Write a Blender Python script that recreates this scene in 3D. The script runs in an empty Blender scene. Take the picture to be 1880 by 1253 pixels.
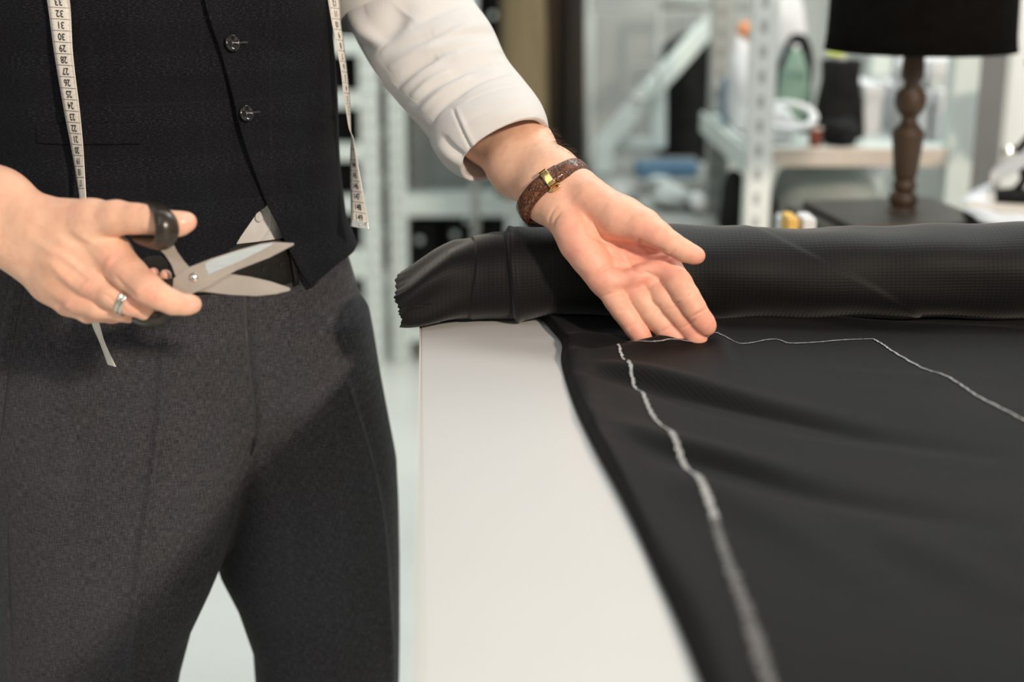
import bpy, bmesh, math, random
import numpy as np
from math import radians, sin, cos, tan, pi, sqrt, atan2
from mathutils import Vector, Matrix
random.seed(4); RNG = np.random.RandomState(7)
SC = bpy.context.scene
COL = SC.collection
# ------------------------------------------------------------------ camera
F = 50.0 / 36.0 * 1880.0
PITCH = radians(15.5)
CAM = np.array([0.0, 0.0, 1.26])
FW = np.array([0, cos(PITCH), -sin(PITCH)]); UP = np.array([0, sin(PITCH), cos(PITCH)])
cd = bpy.data.cameras.new('camera'); cam = bpy.data.objects.new('camera', cd); COL.objects.link(cam)
cam.location = CAM; cam.rotation_euler = (pi / 2 - PITCH, 0, 0)
cd.lens = 50; cd.sensor_width = 36; cd.clip_start = .05
cd.dof.use_dof = True; cd.dof.focus_distance = 1.25; cd.dof.aperture_fstop = 2.9
SC.camera = cam
# ------------------------------------------------------------------ world, lights, exposure
w = bpy.data.worlds.new('world'); SC.world = w; w.use_nodes = True
w.node_tree.nodes['Background'].inputs[0].default_value = (.92, .97, 1.0, 1)
w.node_tree.nodes['Background'].inputs[1].default_value = .27
def area(name, loc, target, size, power, col, sy=None):
    l = bpy.data.lights.new(name, 'AREA'); l.energy = power; l.color = col; l.size = size
    if sy: l.shape = 'RECTANGLE'; l.size_y = sy
    o = bpy.data.objects.new(name, l); COL.objects.link(o); o.location = loc
    o.rotation_euler = (Vector(target) - Vector(loc)).to_track_quat('-Z', 'Y').to_euler(); return o
area('work_lamp_light', (1.5, -1.3, 2.34), (-.1, 1.25, 1.0), .22, 100, (1, .84, .68))
area('work_lamp_light', (-1.15, -.75, 2.1), (-.1, 1.25, 1.1), .35, 4, (1, .86, .72))
area('ceiling_or_fill_light', (.2, 3.4, 3.1), (.2, 3.4, 0), 2.6, 56, (.90, 1, .97), 3.2)
area('ceiling_or_fill_light', (-.9, -.4, 3.0), (-.5, 1.0, .9), 1.2, 8, (.92, .97, 1), 1.2)
area('ceiling_or_fill_light', (.9, 2.1, 2.9), (.7, 2.9, .9), .9, 24, (1, .98, .94))  # fill added to brighten the rack and roll top, no such fixture
area('ceiling_or_fill_light', (1.7, 3.3, 2.8), (1.78, 4.35, 1.3), .35, 17, (1, .98, .95))  # extra spot added to lift the partition wall, not a known lamp
SC.view_settings.view_transform = 'Standard'; SC.view_settings.look = 'None'
SC.view_settings.exposure = 0.0; SC.view_settings.gamma = 1; SC.view_settings.use_curve_mapping = False
SC.cycles.use_denoising = True

# ------------------------------------------------------------------ pixel <-> world helpers
def rayd(px, py):
    return FW + np.array([1.0, 0, 0]) * ((px - 940) / F) + UP * ((626.5 - py) / F)
def W(px, py, Y): d = rayd(px, py); return CAM + d * (Y / d[1])
def WD(px, py, dep): return CAM + rayd(px, py) * dep
def WZ(px, py, z): d = rayd(px, py); return CAM + d * ((z - CAM[2]) / d[2])
def proj(P):
    q = P - CAM; dep = q @ FW
    return 940 + F * q[:, 0] / dep, 626.5 - F * (q @ UP) / dep, dep
# ------------------------------------------------------------------ object helpers
def tag(o, label=None, cat=None, group=None, kind=None):
    if label: o['label'] = label
    if cat: o['category'] = cat
    if group: o['group'] = group
    if kind: o['kind'] = kind
    return o
def empty(name, loc, label=None, cat=None, group=None, rz=0):
    o = bpy.data.objects.new(name, None); COL.objects.link(o); o.location = loc; o.rotation_euler = (0, 0, rz)
    o.empty_display_size = .02
    return tag(o, label, cat, group)
def wmat(o):
    m = Matrix.Translation(o.location) @ o.rotation_euler.to_matrix().to_4x4()
    return wmat(o.parent) @ m if o.parent else m
def link(name, me, m=None, parent=None, smooth=True, label=None, cat=None, group=None, kind=None):
    if m is not None: me.materials.append(m)
    if smooth:
        me.polygons.foreach_set('use_smooth', [True] * len(me.polygons))
    o = bpy.data.objects.new(name, me); COL.objects.link(o)
    if parent is not None:
        o.parent = parent; mw = wmat(parent)
        me.transform(mw.inverted())
    return tag(o, label, cat, group, kind)
def mesh_np(V, Q):
    me = bpy.data.meshes.new('m'); V = np.asarray(V, dtype=np.float32); Q = np.asarray(Q, dtype=np.int32)
    n = Q.shape[1]
    me.vertices.add(len(V)); me.vertices.foreach_set('co', V.ravel())
    me.loops.add(Q.size); me.loops.foreach_set('vertex_index', Q.ravel())
    me.polygons.add(len(Q)); me.polygons.foreach_set('loop_start', np.arange(0, Q.size, n, dtype=np.int32))
    me.polygons.foreach_set('loop_total', np.full(len(Q), n, dtype=np.int32))
    me.update(calc_edges=True); me.validate(); return me
def grid_faces(nu, nv, cu=False, cv=False):
    q = []
    i = np.arange(nu if cu else nu - 1); j = np.arange(nv if cv else nv - 1)
    I, J = np.meshgrid(i, j, indexing='ij'); I2 = (I + 1) % nu; J2 = (J + 1) % nv
    return np.stack([I * nv + J, I2 * nv + J, I2 * nv + J2, I * nv + J2], -1).reshape(-1, 4)
def grid_mesh(P, cu=False, cv=False, uv=None):
    nu, nv = P.shape[:2]
    me = mesh_np(P.reshape(-1, 3), grid_faces(nu, nv, cu, cv))
    if uv is not None: add_uv(me, uv.reshape(-1, 2))
    return me
def add_uv(me, vuv):
    l = me.uv_layers.new(name='UVMap'); idx = np.empty(len(me.loops), dtype=np.int32); me.loops.foreach_get('vertex_index', idx)
    l.data.foreach_set('uv', np.asarray(vuv, dtype=np.float32)[idx].ravel())
def bm_mesh(bm):
    me = bpy.data.meshes.new('m'); bmesh.ops.recalc_face_normals(bm, faces=bm.faces[:]); bm.to_mesh(me); bm.free(); return me
def box(bm, c, s, rz=0, bev=0, rx=0, ry=0):
    M = Matrix.Translation(c) @ Matrix.Rotation(rz, 4, 'Z') @ Matrix.Rotation(ry, 4, 'Y') @ Matrix.Rotation(rx, 4, 'X') @ Matrix.Diagonal((s[0], s[1], s[2], 1))
    r = bmesh.ops.create_cube(bm, size=1, matrix=M)
    if bev:
        es = list({e for v in r['verts'] for e in v.link_edges})
        bmesh.ops.bevel(bm, geom=es, offset=bev, segments=2, affect='EDGES', profile=.6)
def catmull(P, n):
    P = np.asarray(P, float); m = len(P)
    t = np.linspace(0, m - 1, n); i = np.minimum(t.astype(int), m - 2); f = (t - i)[:, None]
    a = P[np.maximum(i - 1, 0)]; b = P[i]; c = P[i + 1]; d = P[np.minimum(i + 2, m - 1)]
    return .5 * ((2 * b) + (-a + c) * f + (2 * a - 5 * b + 4 * c - d) * f ** 2 + (-a + 3 * b - 3 * c + d) * f ** 3)
def tube(P, r, n=12, caps=True):
    P = np.asarray(P, float); m = len(P); r = np.full(m, r) if np.isscalar(r) else np.asarray(r, float)
    T = np.gradient(P, axis=0); T /= np.linalg.norm(T, axis=1)[:, None] + 1e-12
    up = np.array([0, 0, 1.0]) if abs(T[0][2]) < .9 else np.array([1.0, 0, 0])
    u = np.cross(T[0], up); u /= np.linalg.norm(u); R = []
    for k in range(m):
        u = u - T[k] * (u @ T[k]); u /= np.linalg.norm(u); v = np.cross(T[k], u)
        a = np.arange(n) * 2 * pi / n
        R.append(P[k] + r[k] * (np.cos(a)[:, None] * u + np.sin(a)[:, None] * v))
    V = np.concatenate(R); Q = [tuple(q) for q in grid_faces(m, n, False, True)]
    fs = list(Q)
    if caps: fs += [tuple(range(n)), tuple((m - 1) * n + k for k in range(n))]
    return V, fs
def tubes_mesh(lst):
    bm = bmesh.new()
    for P, r, *k in lst:
        V, fs = tube(P, r, k[0] if k else 12)
        vs = [bm.verts.new(v) for v in V]
        for f in fs: bm.faces.new([vs[i] for i in f])
    return bm_mesh(bm)
def lathe(prof, n=40, c=(0, 0, 0)):
    a = np.arange(n) * 2 * pi / n; P = np.array([[(c[0] + r * cos(t), c[1] + r * sin(t), c[2] + z) for t in a] for r, z in prof])
    return grid_mesh(P, False, True)
def solid(o, t, off=-1):
    m = o.modifiers.new('thickness', 'SOLIDIFY'); m.thickness = t; m.offset = off; m.use_even_offset = False; return o
def sm(x, a, b): x = np.clip((x - a) / (b - a), 0, 1); return x * x * (3 - 2 * x)
# ------------------------------------------------------------------ implicit surfaces
def smin(a, b, k):
    h = np.clip(.5 + .5 * (b - a) / k, 0, 1); return b * (1 - h) + a * h - k * h * (1 - h)
class Field:
    def __init__(s, lo, hi, res, R=None):
        s.R = np.eye(3) if R is None else R
        s.lo = np.array(lo, np.float32); s.res = res; s.n = np.ceil((np.array(hi) - s.lo) / res).astype(int) + 1
        s.ax = [s.lo[i] + np.arange(s.n[i], dtype=np.float32) * res for i in range(3)]
        s.v = np.full(s.n, .05, np.float32)
    def sub(s, lo, hi):
        a = np.clip(np.floor((lo - s.lo) / s.res).astype(int), 0, s.n - 1); b = np.clip(np.ceil((hi - s.lo) / s.res).astype(int) + 1, 1, s.n)
        return tuple(slice(a[i], b[i]) for i in range(3))
    def cone(s, tgt, a, b, ra, rb, k):
        m = .016; a = s.R @ a; b = s.R @ b
        lo = np.minimum(a - ra, b - rb) - m; hi = np.maximum(a + ra, b + rb) + m
        sl = s.sub(lo, hi)
        X = s.ax[0][sl[0]][:, None, None] - a[0]; Yy = s.ax[1][sl[1]][None, :, None] - a[1]; Z = s.ax[2][sl[2]][None, None, :] - a[2]
        ba = b - a; L = max(ba @ ba, 1e-12)
        h = np.clip((X * ba[0] + Yy * ba[1] + Z * ba[2]) / L, 0, 1)
        d = np.sqrt((X - h * ba[0]) ** 2 + (Yy - h * ba[1]) ** 2 + (Z - h * ba[2]) ** 2) - (ra + (rb - ra) * h)
        d = d.astype(np.float32)
        tgt[sl] = smin(tgt[sl], d, k) if k > 0 else np.minimum(tgt[sl], d)
    def chain(s, tgt, pts, k):
        for (a, ra), (b, rb) in zip(pts[:-1], pts[1:]): s.cone(tgt, a, b, ra, rb, k)
    def mesh(s):
        V, Q = surface_nets(s.v, s.lo, s.res); return V @ s.R, Q
def fit_field(a, b, side, pts, res, pad):
    """grid aligned with the axis a-b and the side vector"""
    x = b - a; x = x / np.linalg.norm(x); y = side - x * (side @ x); y = y / np.linalg.norm(y); R = np.stack([x, y, np.cross(x, y)])
    L = np.array(pts) @ R.T; return Field(L.min(0) - pad, L.max(0) + pad, res, R)
def surface_nets(v, lo, res):
    ins = v < 0; nx, ny, nz = v.shape
    c = ins[:-1, :-1, :-1].astype(np.int8).copy(); 
    for dx in (0, 1):
        for dy in (0, 1):
            for dz in (0, 1):
                if dx + dy + dz: c += ins[dx:nx - 1 + dx, dy:ny - 1 + dy, dz:nz - 1 + dz]
    act = np.argwhere((c > 0) & (c < 8)); idx = np.full(c.shape, -1, np.int32); idx[act[:, 0], act[:, 1], act[:, 2]] = np.arange(len(act))
    acc = np.zeros((len(act), 3)); cnt = np.zeros(len(act))
    for axis in range(3):
        o1, o2 = [a for a in range(3) if a != axis]
        for p in (0, 1):
            for q in (0, 1):
                off = np.zeros(3, int); off[o1] = p; off[o2] = q
                A = act + off; B = A.copy(); B[:, axis] += 1
                va = v[A[:, 0], A[:, 1], A[:, 2]]; vb = v[B[:, 0], B[:, 1], B[:, 2]]
                m = (va < 0) != (vb < 0); t = np.where(m, va / np.where(m, va - vb, 1), 0)
                P = A.astype(float); P[:, axis] += t
                acc[m] += P[m]; cnt[m] += 1
    V = acc / cnt[:, None] * res + lo
    Qs = []
    for axis in range(3):
        o1, o2 = (axis + 1) % 3, (axis + 2) % 3
        sl0 = [slice(None)] * 3; sl1 = [slice(None)] * 3; sl0[axis] = slice(0, -1); sl1[axis] = slice(1, None)
        a = ins[tuple(sl0)]; b = ins[tuple(sl1)]
        e = np.argwhere(a != b)
        e = e[(e[:, o1] > 0) & (e[:, o2] > 0) & (e[:, o1] < v.shape[o1] - 1) & (e[:, o2] < v.shape[o2] - 1)]
        fl = a[e[:, 0], e[:, 1], e[:, 2]]
        def I(d1, d2):
            g = e.copy(); g[:, o1] += d1; g[:, o2] += d2; return idx[g[:, 0], g[:, 1], g[:, 2]]
        q = np.stack([I(-1, -1), I(0, -1), I(0, 0), I(-1, 0)], 1)
        q[~fl] = q[~fl][:, ::-1]; Qs.append(q)
    Q = np.concatenate(Qs)
    return V, Q
def vnormals(V, Q):
    n = np.cross(V[Q[:, 2]] - V[Q[:, 0]], V[Q[:, 3]] - V[Q[:, 1]]); N = np.zeros_like(V)
    for k in range(4): np.add.at(N, Q[:, k], n)
    return N / (np.linalg.norm(N, axis=1)[:, None] + 1e-12)
def smooth_np(V, Q, it=2, lam=.5):
    n = len(V)
    for _ in range(it):
        S = np.zeros_like(V); C = np.zeros(n)
        for a, b in ((0, 1), (1, 2), (2, 3), (3, 0)):
            for i, j in ((a, b), (b, a)):
                S += np.stack([np.bincount(Q[:, i], V[Q[:, j], k], n) for k in range(3)], 1); C += np.bincount(Q[:, i], minlength=n)
        V = V + lam * (S / np.maximum(C, 1)[:, None] - V)
    return V
def seg_dist(x, y, pts):
    """distance in pixels to a polyline and the running parameter 0..1, with the signed side"""
    best = np.full(len(x), 1e9); par = np.zeros(len(x)); sd = np.zeros(len(x)); m = len(pts) - 1
    for i in range(m):
        ax, ay = pts[i][:2]; bx, by = pts[i + 1][:2]; dx, dy = bx - ax, by - ay; L = dx * dx + dy * dy + 1e-9
        h = np.clip(((x - ax) * dx + (y - ay) * dy) / L, 0, 1); ex = x - ax - h * dx; ey = y - ay - h * dy
        d = np.hypot(ex, ey); u = d < best
        best[u] = d[u]; par[u] = (i + h[u]) / m; sd[u] = np.sign(dx * ey - dy * ex)[u]
    return best, par, sd
def curve2(pts, n=24): return catmull(np.array(pts, float), n)
def folds(V, N, lines, taper=True):
    """press creases (depth<0) or raise ridges (depth>0) along lines seen from the front"""
    x, y, dep = proj(V); view = (V - CAM); view /= np.linalg.norm(view, axis=1)[:, None]
    fr = sm(-(N * view).sum(1), .0, .35)
    D = np.zeros(len(V))
    for pts, depth, wd in lines:
        p = curve2(pts); m = (x > p[:, 0].min() - 4 * wd) & (x < p[:, 0].max() + 4 * wd) & (y > p[:, 1].min() - 4 * wd) & (y < p[:, 1].max() + 4 * wd)
        if not m.any(): continue
        d, t, s = seg_dist(x[m], y[m], p)
        e = np.sqrt(np.clip(np.sin(pi * np.clip(t, .02, .98)), 0, 1)) if taper else 1
        D[m] += depth * np.exp(-(d / wd) ** 2) * e
    return V + N * (D * fr)[:, None]
# ------------------------------------------------------------------ materials
def mat(name, col=(.5, .5, .5), rough=.6, metal=0, **kw):
    m = bpy.data.materials.new(name); m.use_nodes = True; b = m.node_tree.nodes['Principled BSDF']
    b.inputs['Base Color'].default_value = (*col, 1); b.inputs['Roughness'].default_value = rough; b.inputs['Metallic'].default_value = metal
    for k, v in kw.items(): b.inputs[k.replace('_', ' ')].default_value = v
    return m
class NT:
    def __init__(s, m): s.t = m.node_tree; s.b = s.t.nodes['Principled BSDF']
    def n(s, typ, ins=None, **p):
        o = s.t.nodes.new(typ)
        for k, v in p.items(): setattr(o, k, v)
        for k, v in (ins or {}).items(): s.set(o.inputs[k], v)
        return o
    def set(s, sock, v):
        if isinstance(v, bpy.types.NodeSocket): s.t.links.new(v, sock)
        else: sock.default_value = v
    def m(s, op, a, b=0.0, c=0.0):
        o = s.n('ShaderNodeMath', {0: a, 1: b, 2: c}, operation=op); return o.outputs[0]
    def coord(s, kind='Object'): return s.n('ShaderNodeTexCoord').outputs[kind]
    def scale(s, v, sc, rot=(0, 0, 0)): return s.n('ShaderNodeMapping', {'Vector': v, 'Scale': sc, 'Rotation': rot}).outputs[0]
    def noise(s, v, sc, det=3, rough=.5): return s.n('ShaderNodeTexNoise', {'Vector': v, 'Scale': sc, 'Detail': det, 'Roughness': rough}).outputs[0]
    def mix(s, f, a, b):
        o = s.n('ShaderNodeMix', data_type='RGBA'); s.set(o.inputs[0], f); s.set(o.inputs[6], a if isinstance(a, bpy.types.NodeSocket) else (*a, 1)); s.set(o.inputs[7], b if isinstance(b, bpy.types.NodeSocket) else (*b, 1)); return o.outputs[2]
    def ramp(s, f, a, b): return s.n('ShaderNodeMapRange', {0: f, 1: a, 2: b}).outputs[0]
    def bump(s, h, st, dist):
        o = s.n('ShaderNodeBump', {'Height': h, 'Strength': st, 'Distance': dist}); s.t.links.new(o.outputs[0], s.b.inputs['Normal']); return o
    def base(s, c): s.set(s.b.inputs['Base Color'], c)
def sep(N, v): o = N.n('ShaderNodeSeparateXYZ', {0: v}); return o.outputs
def cloth_mat(name, dark, mid, light, kind, coord='Object', sheen=.15):
    m = mat(name, mid, .85); N = NT(m); v = N.coord(coord); X = sep(N, v)
    a, b = (X[0], X[2]) if coord == 'Object' else (X[0], X[1])
    flat = N.n('ShaderNodeCombineXYZ', {0: a, 1: b}).outputs[0]
    if kind == 'vest':      # fine horizontal dashes grouped in a faint check
        h = N.noise(N.scale(flat, (260, 1500, 1)), 1, 2, .6); vv = N.noise(N.scale(flat, (1300, 160, 1)), 1, 2, .6)
        band = N.m('SINE', N.m('MULTIPLY', b, 2 * pi / .046)); band = N.ramp(band, -.1, .5)
        bandv = N.ramp(N.m('SINE', N.m('MULTIPLY', a, 2 * pi / .038)), .1, .8)
        hh = N.m('MULTIPLY', N.ramp(h, .5, .72), N.m('ADD', .5, N.m('MULTIPLY', band, .3)))
        v2 = N.m('MULTIPLY', N.ramp(vv, .55, .8), N.m('ADD', .15, N.m('MULTIPLY', bandv, .15)))
        lin = N.m('GREATER_THAN', N.m('SINE', N.m('MULTIPLY', a, 2 * pi / .076)), .993)
        lin2 = N.m('GREATER_THAN', N.m('SINE', N.m('MULTIPLY', b, 2 * pi / .092)), .996)
        f = N.m('MINIMUM', 1.0, N.m('ADD', N.m('MAXIMUM', hh, v2), N.m('MULTIPLY', N.m('MAXIMUM', lin, lin2), .05)))
    else:
        h = N.noise(N.scale(flat, (150, 1300, 1)), 1, 3, .6); vv = N.noise(N.scale(flat, (1300, 130, 1)), 1, 3, .6)
        lin = N.m('GREATER_THAN', N.m('SINE', N.m('MULTIPLY', a, 2 * pi / .052)), .99)
        lin2 = N.m('GREATER_THAN', N.m('SINE', N.m('MULTIPLY', b, 2 * pi / .064)), .99)
        f = N.m('ADD', N.m('MULTIPLY', N.ramp(h, .42, .75), .55), N.m('MULTIPLY', N.ramp(vv, .42, .75), .55))
        f = N.m('MINIMUM', 1.0, N.m('ADD', f, N.m('MULTIPLY', N.m('MAXIMUM', lin, lin2), .035)))
    big = N.noise(v, 9, 2)
    N.base(N.mix(f, N.mix(N.ramp(big, .35, .65), dark, mid), light))
    N.bump(N.m('ADD', h, vv), .5, .0006)
    m.node_tree.nodes['Principled BSDF'].inputs['Sheen Weight'].default_value = sheen
    m.node_tree.nodes['Principled BSDF'].inputs['Specular IOR Level'].default_value = .1
    return m
M = {}
M['vest'] = cloth_mat('waistcoat_wool', (.005, .005, .0065), (.0065, .007, .010), (.036, .039, .047), 'vest', 'UV', .015)
M['trouser'] = cloth_mat('trouser_wool', (.019, .0175, .019), (.026, .026, .031), (.10, .098, .108), 'trouser', 'Object', .05)
def skin_mat():
    m = mat('skin', (.6, .33, .22), .48); N = NT(m); v = N.coord('Object')
    big = N.noise(v, 30, 3); fine = N.noise(v, 700, 3, .6); mid = N.noise(v, 140, 2)
    t = N.n('ShaderNodeAttribute', attribute_name='tint').outputs['Fac']; nl = N.n('ShaderNodeAttribute', attribute_name='nail').outputs['Fac']
    c = N.mix(N.ramp(big, .3, .7), (.82, .53, .375), (.75, .43, .30))
    c = N.mix(t, c, (.86, .385, .29)); c = N.mix(N.m('MULTIPLY', N.ramp(mid, .45, .75), .26), c, (.62, .24, .17))
    c = N.mix(N.m('MULTIPLY', nl, .65), c, (.78, .50, .41)); N.base(c)
    N.set(N.b.inputs['Roughness'], N.m('SUBTRACT', .5, N.m('MULTIPLY', nl, .22)))
    N.b.inputs['Subsurface Weight'].default_value = .22; N.b.inputs['Subsurface Radius'].default_value = (.9, .35, .2); N.b.inputs['Subsurface Scale'].default_value = .006
    N.b.inputs['Specular IOR Level'].default_value = .38
    N.bump(N.m('ADD', N.m('MULTIPLY', fine, .5), mid), .32, .0009)
    return m
M['skin'] = skin_mat()
def shirt_mat():
    m = mat('shirt_cotton', (.61, .595, .582), .9); N = NT(m); v = N.coord('Object')
    f = N.noise(v, 1100, 2); g = N.noise(v, 60, 4, .55)
    N.bump(N.m('ADD', N.m('MULTIPLY', f, .12), g), .30, .0022)
    N.b.inputs['Sheen Weight'].default_value = .1; N.b.inputs['Subsurface Weight'].default_value = 0
    return m
M['shirt'] = shirt_mat()
def roll_mat(name, per, sheen, k=1):
    m = mat(name, (.03, .03, .032), .62); N = NT(m); v = N.coord('UV'); X = sep(N, v)
    a = N.m('SINE', N.m('MULTIPLY', X[0], 2 * pi / per)); b = N.m('SINE', N.m('MULTIPLY', X[1], 2 * pi / (per * .9)))
    th = N.noise(N.scale(v, (1800, 240, 1)), 1, 2); th2 = N.noise(N.scale(v, (240, 1800, 1)), 1, 2)
    g = N.m('MULTIPLY', N.m('MULTIPLY', N.m('ADD', a, 1), N.m('ADD', b, 1)), .25)
    big = N.noise(v, 9, 3)
    c = N.mix(N.m('MULTIPLY', N.m('ADD', N.m('MULTIPLY', g, 1.0), N.m('MULTIPLY', th, .7)), .6), (.0035 * k, .0035 * k, .0037 * k), (.0115 * k, .0113 * k, .012 * k)); c = N.mix(N.m('MULTIPLY', N.ramp(big, .5, .7), .28), c, (.014 * k, .010 * k, .0105 * k)); N.base(c)
    N.bump(N.m('ADD', N.m('MULTIPLY', g, 1.2), N.m('ADD', N.m('MULTIPLY', th, .3), N.m('MULTIPLY', th2, .3))), (.25 if k < 1 else .4), .0005)
    N.b.inputs['Sheen Weight'].default_value = sheen; N.b.inputs['Sheen Roughness'].default_value = .4; N.b.inputs['Specular IOR Level'].default_value = .10 if sheen < .1 else .2
    return m
M['roll'] = roll_mat('seersucker_suiting', .0038, .20, .5)
M['sheet'] = roll_mat('dark_suiting', .0030, .02)
def noisy(name, c1, c2, sc, rough, bump=0, stretch=(1, 1, 1), metal=0, lo=.35, hi=.65):
    m = mat(name, c1, rough, metal); N = NT(m); v = N.scale(N.coord('Object'), stretch); n = N.noise(v, sc, 4, .55)
    N.base(N.mix(N.ramp(n, lo, hi), c1, c2))
    if bump: N.bump(n, bump, .002)
    return m
M['table'] = noisy('white_table_laminate', (.585, .58, .57), (.565, .56, .552), 3, .4, .01)
M['edge'] = mat('table_edge_band', (.66, .60, .54), .5)
M['floor'] = noisy('pale_painted_floor', (.80, .81, .77), (.74, .75, .71), 2.5, .3, .02)
M['wall'] = noisy('grey_plaster', (.66, .68, .65), (.62, .64, .61), 3, .8, .05)
M['wall_r'] = noisy('warm_grey_plaster', (.74, .73, .70), (.70, .69, .66), 3, .8, .05)
M['pillar'] = noisy('pillar_paint', (.15, .147, .14), (.135, .132, .126), 4, .7)
M['white_metal'] = noisy('white_powder_coat', (.66, .72, .69), (.60, .66, .63), 8, .42)
M['rack_white'] = noisy('rack_white_paint', (.86, .88, .85), (.80, .82, .79), 8, .45)
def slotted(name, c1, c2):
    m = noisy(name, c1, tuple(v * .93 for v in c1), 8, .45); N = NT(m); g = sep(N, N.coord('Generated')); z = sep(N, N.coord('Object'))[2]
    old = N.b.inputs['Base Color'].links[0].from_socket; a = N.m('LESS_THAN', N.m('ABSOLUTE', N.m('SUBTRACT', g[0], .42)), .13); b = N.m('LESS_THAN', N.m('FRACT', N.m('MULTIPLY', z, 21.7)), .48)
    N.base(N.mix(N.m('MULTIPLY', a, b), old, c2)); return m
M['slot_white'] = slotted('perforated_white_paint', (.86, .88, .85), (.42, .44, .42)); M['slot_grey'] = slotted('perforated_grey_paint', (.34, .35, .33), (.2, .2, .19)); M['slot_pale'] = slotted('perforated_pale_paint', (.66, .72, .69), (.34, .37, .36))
M['grey_metal'] = noisy('grey_steel', (.34, .35, .33), (.28, .29, .27), 9, .4, metal=.2)
M['board'] = noisy('grey_board', (.36, .37, .355), (.31, .32, .305), 2, .6)
M['steel'] = noisy('brushed_steel_lit', (.62, .68, .70), (.54, .60, .62), 40, .3, .05, (1, 1, 8), metal=.35)  # bluish light tone carries the bright reflection of the blade facet
M['steel2'] = noisy('satin_steel_dim', (.52, .47, .41), (.45, .40, .35), 40, .36, .05, metal=.5)  # warm darker copy for the blade faces, reflected tone in the colour
M['handle'] = noisy('bronze_black_grip', (.035, .024, .016), (.018, .014, .011), 30, .28, .05)
M['screw'] = mat('polished_screw', (.8, .76, .7), .15, 1)
M['gold'] = mat('gold', (.83, .56, .22), .2, 1)
M['silver'] = mat('silver', (.75, .70, .62), .2, 1)
M['black'] = noisy('black_fabric', (.006, .006, .006), (.013, .013, .012), 30, .8, .1)
M['black'].node_tree.nodes['Principled BSDF'].inputs['Specular IOR Level'].default_value = .12
M['lampshade'] = noisy('black_lampshade', (.0035, .003, .0025), (.005, .0045, .004), 60, .95); M['lampshade'].node_tree.nodes['Principled BSDF'].inputs['Specular IOR Level'].default_value = .05
M['wood_lamp'] = noisy('turned_walnut', (.050, .024, .007), (.026, .012, .004), 14, .5, .05, (1, 1, .35))
M['wood_dark'] = noisy('dark_plinth_wood', (.035, .027, .020), (.018, .014, .011), 10, .42, .05, (1, 8, 1))
M['button'] = mat('black_horn', (.012, .011, .011), .12); M['button'].node_tree.nodes['Principled BSDF'].inputs['Coat Weight'].default_value = .5
M['thread'] = mat('button_thread', (.25, .25, .26), .6)
M['chalk'] = noisy('tailors_chalk', (.50, .50, .49), (.22, .22, .22), 500, .95, 0)
M['chalk_soft'] = noisy('rubbed_chalk', (.17, .17, .17), (.07, .07, .07), 300, .95)
M['tape'] = mat('tape_vinyl', (.72, .68, .62), .42)
M['ink_shade'] = mat('ink_and_shade', (.02, .02, .02), .6)  # black of the print, also of the painted shade strips
M['belt'] = noisy('black_leather', (.007, .0065, .006), (.011, .010, .009), 200, .6, .2); M['belt'].node_tree.nodes['Principled BSDF'].inputs['Specular IOR Level'].default_value = .15
def croc():
    m = mat('brown_crocodile_leather', (.2, .07, .03), .35); N = NT(m); v = N.coord('Object')
    dv = N.n('ShaderNodeVectorMath', {0: v, 1: N.n('ShaderNodeVectorMath', {0: N.n('ShaderNodeTexNoise', {'Vector': v, 'Scale': 160.0}).outputs[1], 'Scale': .009}, operation='SCALE').outputs[0]}, operation='ADD').outputs[0]
    vo = N.n('ShaderNodeTexVoronoi', {'Vector': N.scale(dv, (1, 1.6, .75)), 'Scale': 190.0}, feature='DISTANCE_TO_EDGE').outputs[0]
    e = N.ramp(vo, .0, .12); n = N.noise(v, 120, 3)
    N.base(N.mix(e, (.045, .012, .005), N.mix(N.ramp(n, .35, .65), (.11, .034, .012), (.20, .072, .027))))
    N.bump(e, .8, .0009); N.b.inputs['Coat Weight'].default_value = .25
    return m
M['croc'] = croc()
M['brown_cloth'] = noisy('brown_cloth', (.045, .026, .011), (.028, .018, .009), 12, .9, .1, (6, 1, .4))
M['olive'] = noisy('olive_cloth', (.20, .155, .085), (.12, .09, .045), 7, .85, .1, (6, 1, .4))
M['darkbrown'] = noisy('dark_umber_cloth', (.018, .013, .006), (.008, .006, .004), 9, .9, .1, (6, 1, .4))
M['charcoal'] = noisy('charcoal_cloth', (.024, .024, .023), (.012, .012, .011), 14, .85, .1)
M['blue'] = noisy('blue_plastic', (.10, .20, .31), (.08, .16, .25), 8, .45)
M['paper'] = noisy('white_paper', (.70, .70, .71), (.63, .63, .64), 4, .8)
M['greenwool'] = noisy('sage_green_wool', (.22, .33, .26), (.15, .24, .19), 60, .95, .4)
M['greyc'] = noisy('pale_grey_cloth', (.52, .55, .53), (.42, .45, .43), 10, .9, .2)
M['red'] = mat('dark_red_thread', (.16, .03, .015), .7)
M['yellow'] = mat('yellow_card', (.70, .42, .10), .7)
M['lime'] = mat('lime_band', (.45, .50, .08), .6)
M['sheetgrey'] = noisy('grey_garment_cover', (.20, .215, .205), (.16, .17, .165), 5, .5)
M['orange'] = mat('orange_thread', (.62, .25, .12), .8)
M['wood_light'] = noisy('beech_edge', (.60, .52, .45), (.52, .45, .38), 12, .6)
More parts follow.
